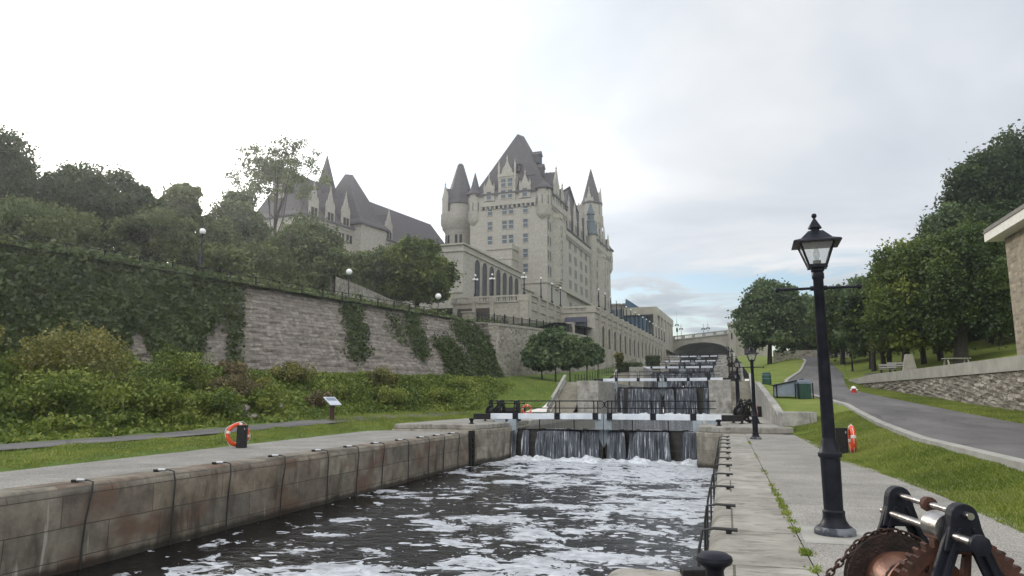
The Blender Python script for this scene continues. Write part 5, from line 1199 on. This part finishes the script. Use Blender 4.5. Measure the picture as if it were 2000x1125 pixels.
# the bar and hub of a further winch just inside the right edge
b = MB(); b.extr([(1.60, 4.28, .42), (2.2, 4.45, .66), (2.2, 4.45, .73), (1.60, 4.28, .49)], (-.03, .07, 0)); b.extr([(1.82, 4.36, .35), (1.9, 4.38, .35), (1.86, 4.36, .95), (1.80, 4.35, .95)], (-.02, .06, 0))
tag(b.build('winch_frame', M['black'], bevel=.006), 'black iron bar poking in at the bottom right corner beside the large winch', 'winch part')

# ---------------------------------------------------------------- small things
def life_ring(x, y, z, ax, label, pl, dpost):
    t = thing('life_ring', label, 'life ring', (x, y, z), 0, 'orange life rings'); axv = Vector(ax).normalized()
    MB().torus((0, 0, .42), axv, .345, .072, 36, 10).build('ring', M['orange'], t, True)
    a = axv.orthogonal().normalized(); up = Vector((0, 0, 1)); sd = axv.cross(up).normalized()
    for an in (.25, 1.75, 3.3, 4.9):
        d = sd*math.cos(an)+up*math.sin(an); p = Vector((0, 0, .42))+d*.345; tg = axv.cross(d); b = MB(); b.torus(tuple(p-tg*.03), tuple(tg), .068, .013, 14, 6); b.torus(tuple(p), tuple(tg), .068, .013, 14, 6); b.torus(tuple(p+tg*.03), tuple(tg), .068, .013, 14, 6); b.build('band', M['globe'], t, True)
    rp = [Vector((0, 0, .42))+(sd*math.cos(an)+up*math.sin(an))*(.435+.03*math.sin(an*4)) for an in np.linspace(0, 6.283, 40)]
    MB().tube(rp, .008, 5).build('rope', M['globe'], t, True)
    px, py = x+dpost[0], y+dpost[1]
    b = MB().box(-.16, .16, -.10, .10, -.05, .76).box(-.17, .17, -.11, .11, .70, .73); o = b.build('ring_post', M['blackmatt'], bevel=.012); o.location = (px, py, z); o.rotation_euler = (0, 0, dpost[2])
    MB().box(.10, .13, -.12, -.105, .60, .66).build('latch', M['galv'], o)
    tag(o, pl, 'post', 'black ring posts')
life_ring(-16.5, 21.65, -.03, (.8, -.5, .06), 'orange life ring leaning on the black post on the left quay grass', 'black board post holding the orange ring on the left quay', (.30, -.16, R(18)))
life_ring(3.50, 23.4, .03, (1, -.04, 0), 'orange life ring at the walkway edge behind the near lantern post', 'black board post at the grass edge behind the near lantern post', (-.28, -.02, R(-8)))
life_ring(-16.0, 58.0, .3, (.4, -.9, 0), 'orange life ring seen above the white beam, left of the concrete steps', 'dark post behind the left white beam holding an orange ring', (-.3, .1, 0))
life_ring(2.05, 56.5, .3, (.8, -.5, 0), 'orange life ring against the low pale stone wall by the right steps', 'dark board post against the low pale stone wall', (.3, .1, 0))
p = ground_hit(648, 822, hL); sg = thing('information_sign', 'slanted pale information panel on a brown post beside the gravel path', 'sign', (p[0], p[1], float(hL(p[0], p[1]))), 0)
sD = float(-math.sin(YAW)*p[0]+math.cos(YAW)*p[1])/40
MB().box(-.11*sD, .11*sD, -.07, .07, -.2, .95*sD).build('post', M['brownpost'], sg)
o = MB().box(-.36*sD, .36*sD, -.45*sD, .45*sD, -.02, .02).build('panel', M['signface'], sg, bevel=.01); o.location = (0, 0, 1.08*sD); o.rotation_euler = (0, R(38), R(-12))
pt = MB().box(-.28*sD, -.02*sD, -.36*sD, .36*sD, .022, .026).build('picture', M['slate_blue'], o)
# bins and the grey-blue bin shelter
t = thing('litter_bin', 'dark green ribbed litter bin with grey hood beside the asphalt road', 'litter bin', (4.75, 49.2, float(hR(4.75, 49.2))-.02), R(8))
b = MB().box(-.36, .36, -.36, .36, 0, .95)
for x in np.linspace(-.3, .3, 5): b.box(x-.045, x+.045, -.385, -.361, .08, .85)
b.build('body', M['green_plastic'], t, bevel=.02); b = MB().extr([(-.4, -.4, .95), (.4, -.4, .95), (.4, .4, .95), (-.4, .4, .95)], (0, 0, .06)); b.box(-.33, .33, -.3, .33, 1.02, 1.2); b.build('hood', M['slate_blue'], t, bevel=.03)
b = MB()
for x in (-.43, .43):
    for y in (-.43, .43): b.box(x-.035, x+.035, y-.035, y+.035, 0, 1.0)
b.build('frame', M['black'], t)
t = thing('bin_shelter', 'grey blue panelled box with slanted top beside the green litter bin', 'box', (3.85, 50.0, float(hR(3.85, 50.0))), R(6))
MB().extr([(-.78, -.5, .1), (.78, -.5, .1), (.78, -.5, 1.12), (-.78, -.5, .8)], (0, 1.0, 0)).build('panel', M['slate_blue'], t)
b = MB()
for x, z in ((-.78, .85), (.78, 1.17)):
    for y in (-.5, .5): b.box(x-.04, x+.04, y-.04, y+.04, -.2, z)
b.extr([(-.95, -.6, .77), (.9, -.6, 1.15), (.9, -.6, 1.21), (-.95, -.6, .83)], (0, 1.2, 0)); b.build('frame', M['black'], t)
p = ground_hit(1498, 751, hR); t = thing('litter_bin', 'dark green barrel bin alone on the grass left of the road', 'litter bin', (p[0], p[1], float(hR(p[0], p[1]))))
MB().lathe((0, 0, 0), [(.36, 0), (.38, .1), (.38, .85), (.34, .9), (.34, 1.0), (.1, 1.05)], 16).build('body', M['green_plastic'], t, True); MB().torus((0, 0, .5), (0, 0, 1), .385, .02, 16, 6).torus((0, 0, .8), (0, 0, 1), .385, .02, 16, 6).build('hoop', M['slate_blue'], t, True)
p = ground_hit(1668, 768, hR); t = thing('hydrant', 'small red and white hydrant on the grass at the foot of the rubble wall', 'hydrant', (p[0], p[1], float(hR(p[0], p[1]))))
MB().lathe((0, 0, 0), [(.2, 0), (.2, .08), (.14, .1), (.14, .3), (.18, .32)], 12).build('body', M['red'], t, True); MB().lathe((0, 0, 0), [(.19, .32), (.17, .4), (.1, .47), (.01, .5)], 12).cyl((-.24, 0, .22), (.24, 0, .22), .06).build('cap', M['globe'], t, True)
p = atD(1778, 722, 60); tag(MB().extr([(-.62, 0, 0), (.62, 0, 0), (.28, 0, 1.75), (-.28, 0, 1.75)], (0, .4, 0)).build('monument', M['stair'], off=(0, 0, 0), bevel=.05), 'tapered grey standing stone on the lawn behind the parapet', 'monument'); mo_ = bpy.data.objects['monument']; mo_.location = (p[0], p[1], float(hR(p[0], p[1]))-.1)
def bench(px, py, D, label, s_=1.0, rz=0):
    p = atD(px, py, D); t = thing('bench', label, 'bench', (p[0], p[1], float(hR(p[0], p[1]))+.0), rz, 'park benches'); t.scale = (s_,)*3
    MB().box(-.7, .7, -.25, -.09, .42, .46).box(-.7, .7, -.06, .1, .42, .46).box(-.7, .7, .13, .28, .42, .46).build('seat', M['bench'], t)
    MB().box(-.7, .7, .3, .34, .55, .68).box(-.7, .7, .32, .36, .75, .9).build('backrest', M['bench'], t)
    for x in (-.55, .55): MB().box(x-.04, x+.04, -.22, .3, 0, .42).build('leg', M['black'], t)
bench(1735, 722, 63, 'small pale bench on the left of two behind the parapet', 1.0, R(160)); bench(1752, 721, 63, 'small pale bench on the right of two behind the parapet', 1.0, R(160))
p = atD(1868, 706, 52); t = thing('picnic_table', 'low pale picnic table just above the parapet under the dark trees', 'table', (p[0], p[1], float(hR(p[0], p[1]))), R(10)); t.scale = (.62, .7, .9)
MB().box(-1.4, 1.4, -.5, .5, .74, .8).build('tabletop', M['bench'], t)
for x in (-1.1, 1.1): MB().extr([(x-.06, -.7, 0), (x-.06, -.58, 0), (x-.06, -.2, .74), (x-.06, -.35, .74)], (.12, 0, 0)).build('leg', M['bench'], t); MB().extr([(x-.06, .7, 0), (x-.06, .58, 0), (x-.06, .2, .74), (x-.06, .35, .74)], (.12, 0, 0)).build('leg', M['bench'], t)
# little A-framed gable house and wall at the head of the road
p = atD(1572, 690, 125); t = thing('gabled_hut', 'small hut with a steep pale gable edge beneath trees at the end of the road', 'hut', (p[0], p[1], 8), R(-10))
MB().extr([(-3.5, 0, 0), (3.5, 0, 0), (0, 0, 5.2)], (0, 5, 0)).build('wall', M['brownpost'], t); MB().extr([(-4, -.2, 0), (-3.4, -.2, 0), (.2, -.2, 5.2), (-.1, -.2, 5.8)], (0, 5.4, 0)).extr([(4, -.2, 0), (3.4, -.2, 0), (-.1, -.2, 5.2), (.1, -.2, 5.8)], (0, 5.4, 0)).build('roof', M['rooftop'], t)
p = atD(1590, 697, 112); t = MB().box(-6, 8, 0, .6, -1, 1.5).build('low_wall', M['ashlar']); t.location = (p[0], p[1], p[2]-.4); tag(t, 'low dark stone wall across the head of the road under the trees', 'wall')
# weeds in the joint, grass blades
def blades(name, pts, h_, mat, label):
    n = len(pts); a = rng.uniform(0, 6.283, n); hh = h_*rng.uniform(.5, 1.3, n); wd = .012+.006*rng.random(n); ln = rng.normal(size=(n, 2))*hh[:, None]*.45
    dx = np.stack([np.cos(a)*wd, np.sin(a)*wd, np.zeros(n)], 1); tip = pts+np.stack([ln[:, 0], ln[:, 1], hh], 1)
    V = np.stack([pts-dx, pts+dx, tip], 1).reshape(-1, 3); me = bpy.data.meshes.new(name)
    me.vertices.add(3*n); me.vertices.foreach_set('co', V.astype(np.float32).ravel()); me.loops.add(3*n); me.loops.foreach_set('vertex_index', np.arange(3*n, dtype=np.int32)); me.polygons.add(n); me.polygons.foreach_set('loop_start', np.arange(0, 3*n, 3, dtype=np.int32))
    at_ = me.attributes.new('tone', 'FLOAT', 'FACE'); big = .5+.22*np.sin(pts[:, 0]*1.3+pts[:, 1]*.4)*np.sin(pts[:, 1]*.9)+.12*np.sin(pts[:, 0]*5.1+1)*np.sin(pts[:, 1]*3.7); tv = np.where(rng.random(n) < .05+.10*(np.sin(pts[:, 0]*2.3+pts[:, 1]*1.1)*np.sin(pts[:, 1]*.63+2) > .55), 1.0, np.clip(big+.12*np.sin(pts[:, 0]*.5)*np.sin(pts[:, 1]*.31)+rng.normal(size=n)*.16, 0, .93)); at_.data.foreach_set('value', np.clip(tv, 0, 1).astype(np.float32))
    me.materials.append(mat); me.update(); me.validate(); o = bpy.data.objects.new(name, me); col.objects.link(o); tag(o, label, 'grass', kind='stuff')
n = 120000; yv = 8+30*rng.random(n)**1.5; u = rng.random(n); xv = edR(yv)-.06+(cuR(yv)-.3-edR(yv)+.06)*u
blades('grass', np.stack([xv, yv, hR(xv, yv)+.35*rough(xv, yv)-.005], 1), .055, M['blade'], 'short mown grass on the verge between walkway and road')
n = 70000; yv = 10+45*rng.random(n)**1.3; u = rng.random(n); xv = lerp(pvL(yv)+.04, pathD(yv)-.1, u)
blades('grass', np.stack([xv, yv, hL(xv, yv)+rough(xv, yv)-.005], 1), .07, M['blade'], 'grass strip between the left quay paving and the gravel path')
n = 50000; yv = 30+42*rng.random(n); xv = roR(yv)+(waR(yv)-roR(yv)-.1)*rng.random(n)
blades('grass', np.stack([xv, yv, hR(xv, yv)+.35*rough(xv, yv)-.005], 1), .10, M['blade'], 'grass strip between the road and the foot of the rubble wall')
n = 70000; yv = 36+46*rng.random(n); xv = rng.uniform(-27, -16.6, n); kx = (xv > bxL(yv)-.5); yv, xv = yv[kx], xv[kx]
blades('grass', np.stack([xv, yv, hL(xv, yv)+rough(xv, yv)-.01], 1), .16, M['blade'], 'lawn sloping up behind the left platform to the young trees')
wp_ = []
for y0, nn, sp in ((11.3, 340, .9), (12.3, 420, .8), (13.4, 300, .7), (14.6, 200, .8), (8.6, 190, .35), (9.9, 130, .3), (7.6, 120, .3), (28.5, 260, 1.0), (17.5, 70, .8), (22, 60, 1)):
    wp_.append(np.stack([.755+rng.normal(size=nn)*.028, y0+rng.normal(size=nn)*sp*.5, np.full(nn, .0)], 1))
wp_ = np.concatenate(wp_); wp_ = wp_[(np.sin(wp_[:, 1]*9)+np.sin(wp_[:, 1]*23+1)+rng.normal(size=len(wp_))*.5) > .15]
blades('weeds', wp_, .042, M['blade'], 'weeds sprouting from the joint between coping and walkway')

# ---------------------------------------------------------------- trees
TL = 'tree'
def tr_px(label, px, top, bot, wpx, D, hf, mat, group, base_y=None, per=150, nb=60, leaf=None, trunk=None, gz=None, bx=None, name='tree', **kw):
    """a tree from its measured place: crown centre column px, crown top/bottom rows, crown width, distance"""
    a = atD(px, top, D); b_ = atD(px, bot, D); wdt = wpx*D/F*.52
    c = atD(bx if bx else px, bot, D); z0 = gz if gz is not None else float(hf(c[0], c[1]))
    zc = (a[2]+b_[2])/2-z0; rz_ = (a[2]-b_[2])/2*.94; wdt *= .93
    return tree(name, label, (c[0], c[1], z0), a[2]-z0, wdt, wdt, zc, rz_*1.02, mat, int(nb*1.3), int(per*2.2), leaf or .0026*D, trunk or max(.12, wdt*.07), group, lean=(a[0]-c[0], a[1]-c[1]), **kw)
GR = 'broad trees on the park slope right'
tr_px('yellow green maple spreading over the lawn, left of the dense green one', 1775, 462, 694, 190, 64, hR, M['leaf_maple'], GR, nb=95, per=190, bx=1765)
tr_px('large leafy green maple just left of the stone building', 1875, 425, 690, 200, 60, hR, M['leaf_green'], GR, nb=95, per=200, bx=1874, trunk=.5)
tr_px('mid green tree between the small lawn lamp and the yellow green maple', 1700, 535, 696, 125, 74, hR, M['leaf_blue'], GR, nb=70, per=170)
tr_px('green tree right behind the near lantern post crossbar', 1645, 548, 704, 120, 88, hR, M['leaf_green'], GR, nb=70, per=150)
tr_px('small dark tree behind the near lantern post over the end of the road', 1575, 572, 700, 80, 122, hR, M['leaf_blue'], GR, nb=45, per=110)
tr_px('tall lone bushy tree left of the road beside the bridge tower', 1502, 541, 704, 134, 104, hR, M['leaf_blue'], GR, nb=85, per=170, bx=1503, trunk=.3, spread=(.4, .9), br=(.18, .3))
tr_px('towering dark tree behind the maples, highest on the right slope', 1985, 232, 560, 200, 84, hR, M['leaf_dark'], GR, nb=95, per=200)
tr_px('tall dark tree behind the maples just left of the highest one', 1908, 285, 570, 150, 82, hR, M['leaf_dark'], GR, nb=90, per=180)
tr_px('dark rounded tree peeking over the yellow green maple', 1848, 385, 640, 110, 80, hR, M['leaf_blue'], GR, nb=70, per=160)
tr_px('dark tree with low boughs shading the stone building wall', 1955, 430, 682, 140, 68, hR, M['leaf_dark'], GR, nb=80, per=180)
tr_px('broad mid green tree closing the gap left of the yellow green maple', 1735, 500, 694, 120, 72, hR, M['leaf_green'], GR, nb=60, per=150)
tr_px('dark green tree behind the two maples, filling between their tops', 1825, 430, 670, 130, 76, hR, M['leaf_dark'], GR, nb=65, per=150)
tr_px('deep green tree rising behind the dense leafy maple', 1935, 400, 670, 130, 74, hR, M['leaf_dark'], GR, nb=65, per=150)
tr_px('extra tree added beyond the right edge to shade the lawn', 2090, 380, 660, 260, 66, hR, M['leaf_dark'], GR, nb=60, per=110)  # added outside the view so its canopy darkens the lawn
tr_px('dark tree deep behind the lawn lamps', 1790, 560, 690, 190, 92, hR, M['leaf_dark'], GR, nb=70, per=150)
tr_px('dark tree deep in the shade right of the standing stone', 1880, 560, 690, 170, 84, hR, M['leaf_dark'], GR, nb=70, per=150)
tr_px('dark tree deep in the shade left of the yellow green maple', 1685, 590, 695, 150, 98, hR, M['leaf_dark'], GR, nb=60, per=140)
tr_px('far tree at the top of the road left of the lantern post', 1612, 600, 695, 90, 128, hR, M['leaf_maple'], GR, nb=40, per=110)
for px, py, D, r_, lab in ((1706, 707, 70, .2, 'thin'), (1725, 704, 72, .22, 'paired'), (1804, 703, 66, .22, 'bare'), (1837, 698, 66, .24, 'leaning')):
    p = atD(px, py, D); z = float(hR(p[0], p[1])); tree('tree', f'{lab} dark trunk of a lawn tree under the maples, {["left of the lamp", "just left of the benches", "right of the standing stone", "left of the picnic table"][[1706,1725,1804,1837].index(px)]}', (p[0], p[1], z), 9, 2.6, 2.6, 6.0, 2.6, M['leaf_dark'], 26, 120, .26, r_, GR)
GLT = 'trees on the hill behind the left wall'
tr_px('tall thin tree with an open feathery crown standing above the left hill', 546, 272, 410, 195, 104, hU, M['leaf_hill'], GLT, nb=120, per=26, leaf=.2, trunk=.26, spread=(.2, 1.0), br=(.08, .17), limbs=14, bx=540, gz=13, taper=-.05)
tr_px('bushy tree left of the tall feathery tree', 478, 370, 560, 110, 92, hU, M['leaf_hill'], GLT, nb=60, per=150)
tr_px('lone round tree on the skyline above the white globe lamp', 357, 350, 470, 95, 74, hU, M['leaf_hill'], GLT, nb=55, per=110, br=(.16, .28))
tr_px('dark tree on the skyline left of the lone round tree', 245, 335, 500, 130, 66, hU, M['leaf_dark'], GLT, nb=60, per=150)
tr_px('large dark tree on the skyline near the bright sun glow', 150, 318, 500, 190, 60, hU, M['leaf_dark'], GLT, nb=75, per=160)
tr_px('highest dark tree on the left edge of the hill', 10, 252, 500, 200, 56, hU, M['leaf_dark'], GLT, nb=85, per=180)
tr_px('low bushy tree between the round tree and the feathery tree', 425, 412, 540, 100, 80, hU, M['leaf_hill'], GLT, nb=50, per=140)
tr_px('spreading tree in front of the hotel wing, lighter green at its top', 600, 428, 590, 165, 90, hU, M['leaf_hill'], GLT, nb=80, per=170)
tr_px('broad low tree below the feathery tree', 505, 475, 600, 160, 78, hU, M['leaf_hill'], GLT, nb=70, per=170)
tr_px('big round tree in front of the pale annex, right of the globe lamps', 815, 458, 602, 150, 98, hU, M['leaf_maple'], GLT, nb=85, per=190, gz=11.5)
tr_px('green tree behind the big round tree on its left', 735, 480, 600, 120, 100, hU, M['leaf_hill'], GLT, nb=60, per=150)
tr_px('shrubby tree on the terrace above the middle of the battered wall', 650, 490, 600, 110, 84, hU, M['leaf_hill'], GLT, nb=50, per=150)
tr_px('low tree behind the railing above the ivy mass', 310, 420, 520, 170, 58, hU, M['leaf_hill'], GLT, nb=60, per=160)
tr_px('low tree on the left edge above the ivy curtain', 90, 400, 520, 240, 52, hU, M['leaf_hill'], GLT, nb=70, per=180)
tr_px('bush tree beside the globe lamp on the railing', 430, 480, 560, 130, 60, hU, M['leaf_hill'], GLT, nb=50, per=160)
GY_ = 'young trees on the lawn before the rough stone wall'
tr_px('young tree with dark rounded crown, left of the three by the rough wall', 1054, 655, 730, 72, 87, hL, M['leaf_blue'], GY_, nb=45, per=110, trunk=.09, bx=1059, leaf=.26)
tr_px('tallest young tree, in the middle of the three by the rough wall', 1085, 631, 730, 80, 85, hL, M['leaf_blue'], GY_, nb=55, per=120, trunk=.10, leaf=.26)
tr_px('young tree right of the tallest one by the rough wall', 1113, 655, 728, 54, 88, hL, M['leaf_blue'], GY_, nb=38, per=100, trunk=.08, leaf=.26)
tr_px('slender young tree before the arcade corner', 1146, 655, 720, 44, 96, hL, M['leaf_blue'], GY_, nb=36, per=100, trunk=.08, leaf=.26)
tr_px('thin young tree right of the slender one before the arcade', 1168, 672, 716, 26, 100, hL, M['leaf_blue'], GY_, nb=18, per=60, trunk=.06, leaf=.24)
tr_px('pale sapling before the arcade wall', 1210, 684, 716, 20, 112, hL, M['leaf_olive'], GY_, nb=16, per=46, trunk=.05, leaf=.22)
# ---------------------------------------------------------------- shrubs and ground cover on the left bank
def shrub(x, y, r, h, mat, label, n=1500, leaf=.11, cat='shrub', g='shrubs on the left bank'):
    z = float(hL(x, y)); P, tone, _ = crown_pts((r, r, h*.55), max(10, int(r*9)), n/max(10, int(r*9)), spread=(.3, .9), br=(.25, .42), skirt=-.2)
    P[:, 2] = np.abs(P[:, 2]+h*.3)
    o = bpy.data.objects.new('shrub', leaf_mesh('shrub', P, leaf, tone+.06, mat)); col.objects.link(o); o.location = (x, y, z); tag(o, label, cat, g)
def bank(f, y): xs = float(lerp(-24.6, -17, sm(50, 68, y))); return lerp(xs, float(bxL(y)), f)
SH = [(.22, 24, 1.9, 2.4, 'leaf_bush', 'big yellow green shrub at the left edge nearest the path'), (.55, 21, 2.6, 3.4, 'leaf_olive', 'tallest shrub with yellowish leaves at the left edge of the bank'),
      (.18, 28.5, 1.7, 2.2, 'leaf_bush', 'leafy green shrub second along the path from the left edge'), (.5, 27, 2.1, 2.6, 'leaf_olive', 'olive shrub behind the first path shrubs'), (.15, 32.5, 1.5, 1.9, 'leaf_bush', 'fresh green shrub left of the life ring'),
      (.5, 33, 2.0, 2.2, 'leaf_bush', 'green shrub uphill of the life ring'), (.2, 36.5, 1.2, 1.5, 'leaf_bush', 'small rounded shrub just behind the life ring'), (.75, 30, 1.8, 2.2, 'leaf_olive', 'olive shrub at the foot of the ivy mass'),
      (.5, 39.5, 1.5, 1.6, 'leaf_olive', 'low olive shrub midway up the bank left of the sign'), (.75, 44, 1.8, 2.0, 'leaf_olive', 'bushy olive shrub below the bare wall face'), (.45, 47, 1.5, 1.6, 'leaf_bush', 'green shrub uphill right of the sign'),
      (.35, 52, 1.9, 2.0, 'leaf_bush', 'bright green shrub right of the sign, rounded'), (.65, 53, 2.0, 2.4, 'leaf_olive', 'taller olive shrub below the faded ivy column'), (.35, 58, 1.8, 1.7, 'leaf_bush', 'spreading green shrub nearing the lawn'),
      (.6, 62, 1.6, 1.4, 'leaf_bush', 'low shrub near the lawn below the ivy strips'), (.85, 24, 2.0, 2.4, 'leaf_olive', 'tall shrub against the wall at the left edge'),
      (.25, 42.6, 1.3, 1.9, 'leaf_dry', 'dry brownish bush just left of the information sign'), (.4, 36.0, 1.5, 1.6, 'leaf_dry', 'dry brown clump uphill behind the small rounded shrub'), (.7, 38.5, 1.6, 2.2, 'leaf_dry', 'brownish dry bush at the foot of the bare wall'), (.75, 18.5, 2.2, 3.0, 'leaf_ivy', 'dark leafy bush rising at the left frame edge')]
for f, y, r, h, mt, lab in SH: shrub(bank(f, y), y, r*1.15*(1 if y < 38 else .8), h*(1.35 if y < 38 else .75), M[mt], lab, int(2200*r), .085)
yv = rng.uniform(12, 70, 9600); fv = rng.random(9600)**.9*1.13-.13; out = []; tn = []
for y, f in zip(yv, fv):
    x = bank(f*1.02, y)-.2; 
    if x > -18: continue
    if x > float(pathU(min(y, 59.9)))-.25: continue
    k = 10; r = rng.uniform(.15, .5)*(.55 if f < 0 else 1); c = np.array([x, y, float(hL(x, y))+(.03 if f < 0 else .12)+(f > 0)*(.6 if y < 38 else .22)*max(0, math.sin(x*1.7+y)*math.sin(y*.8))])
    if abs(y-44.5) < 2.4 and .1 < f < .55 and rng.random() < .8: continue
    out.append(blob_leaves(c, r, k, .7)); tn.append(np.full(k, .5+.2*math.sin(x*.9+y*.5)*math.sin(y*.37)+rng.normal()*.12)+rng.normal(size=k)*.1)
o = bpy.data.objects.new('ground_cover', leaf_mesh('ground_cover', np.concatenate(out), .115, np.concatenate(tn), M['leaf_bush'])); col.objects.link(o); tag(o, 'tangled vines and weeds covering the left bank below the battered wall', 'ground cover', kind='stuff')
# low growth on the upper terrace edge and hill
yv = rng.uniform(10, 100, 2600); out = []; tn = []
for y in yv:
    d = rng.random()**1.6*24+1.9; x = float(topx(y))-d
    if y > 78 and d < 6: continue
    k = 12; r = rng.uniform(.4, 1.1); out.append(blob_leaves(np.array([x, y, float(hU(x, y))+.35]), r, k, .8)); tn.append(np.full(k, .45+rng.normal()*.15)+rng.normal(size=k)*.1)
o = bpy.data.objects.new('undergrowth', leaf_mesh('undergrowth', np.concatenate(out), .24, np.concatenate(tn), M['leaf_hill'])); col.objects.link(o); tag(o, 'undergrowth covering the hill above the battered wall', 'undergrowth', kind='stuff')
# boulders on the bank
def boulder(px, py, r, lab):
    p = ground_hit(px, py, hL, 15, 90); b = MB().sphere((0, 0, 0), r*.75, 12, sz=.5); o = b.build('boulder', M['cliff'], None, True)
    for v in o.data.vertices: v.co = v.co*(1+.22*math.sin(v.co.x*5/r+1)*math.sin(v.co.y*4/r)+.12*math.sin(v.co.z*9/r+px))
    o.location = (p[0], p[1], float(hL(p[0], p[1]))+r*.35); tag(o, lab, 'boulder', 'boulders on the left bank')
boulder(470, 812, .75, 'pale boulder among the weeds just above the life ring'); boulder(490, 822, .5, 'smaller pale stone right of the pale boulder'); boulder(540, 803, .6, 'flat brownish block midway between the life ring and the sign')
boulder(500, 722, .9, 'long pale boulder at the foot of the bare wall face'); boulder(150, 716, .9, 'pale stone slab showing above the shrubs on the left'); boulder(235, 718, .6, 'small pale stone right of the slab above the shrubs')
# hedges on the right end of the left bank
def hedge(px0, px1, pt, pb, D, lab):
    a, b_ = atD(px0, pb, D), atD(px1, pb, D); n = 2600; u = rng.random((n, 3)); h = atD(px0, pt, D)[2]-a[2]
    k = rng.integers(0, 3, n); u[k == 0, 2] = 1; u[k == 1, 1] = 0
    P = a+np.outer(u[:, 0], b_-a)+np.stack([0*u[:, 0], u[:, 1]*2.2, u[:, 2]*h], 1)+rng.normal(size=(n, 3))*.1
    c = a; o = bpy.data.objects.new('hedge', leaf_mesh('hedge', P-c, .2, .5+rng.normal(size=n)*.18, M['leaf_ivy'])); col.objects.link(o); o.location = tuple(c)
    b = MB(); d = b_-a; b.extr([(0, .15, -1.2), (d[0], d[1]+.15, d[2]-1.2), (d[0], d[1]+2.0, d[2]-1.2), (0, 2.0, -1.2)], (0, 0, 1.2+h*.92)); b.build('branches', M['leafy'], o)
    tag(o, lab, 'hedge', 'clipped hedges before the arcade')
hedge(1205, 1250, 711, 724, 112, 'longer clipped hedge before the middle of the arcade'); hedge(1262, 1287, 697, 710, 140, 'small boxy clipped hedge near the far end of the arcade')
lf = MB()
for y in np.arange(86, 150, 2.0): z = float(hL(-17.6, y)); lf.box(-17.63, -17.57, y-.03, y+.03, z-.1, z+1.1)
for d in (.55, 1.08): lf.tube([(-17.6, y, float(hL(-17.6, y))+d) for y in np.arange(86, 150.1, 2)], .025, 5)
tag(lf.build('iron_fence', M['black']), 'thin dark railing along the foot of the arcade wall', 'fence')
# ---------------------------------------------------------------- evening air
hz = bpy.data.materials.new('haze_air'); hz.use_nodes = True; nt = hz.node_tree; nt.nodes.clear()
pvn = nd(nt, 'ShaderNodeVolumePrincipled', {'Color': (.92, .95, 1, 1), 'Density': .0005, 'Anisotropy': .72})
ov_ = nd(nt, 'ShaderNodeOutputMaterial'); nt.links.new(pvn.outputs[0], ov_.inputs['Volume'])
tag(MB().box(-150, 130, -60, 275, -4.6, 76).build('haze', hz), 'thin pale evening haze over the whole valley', 'haze', kind='stuff')
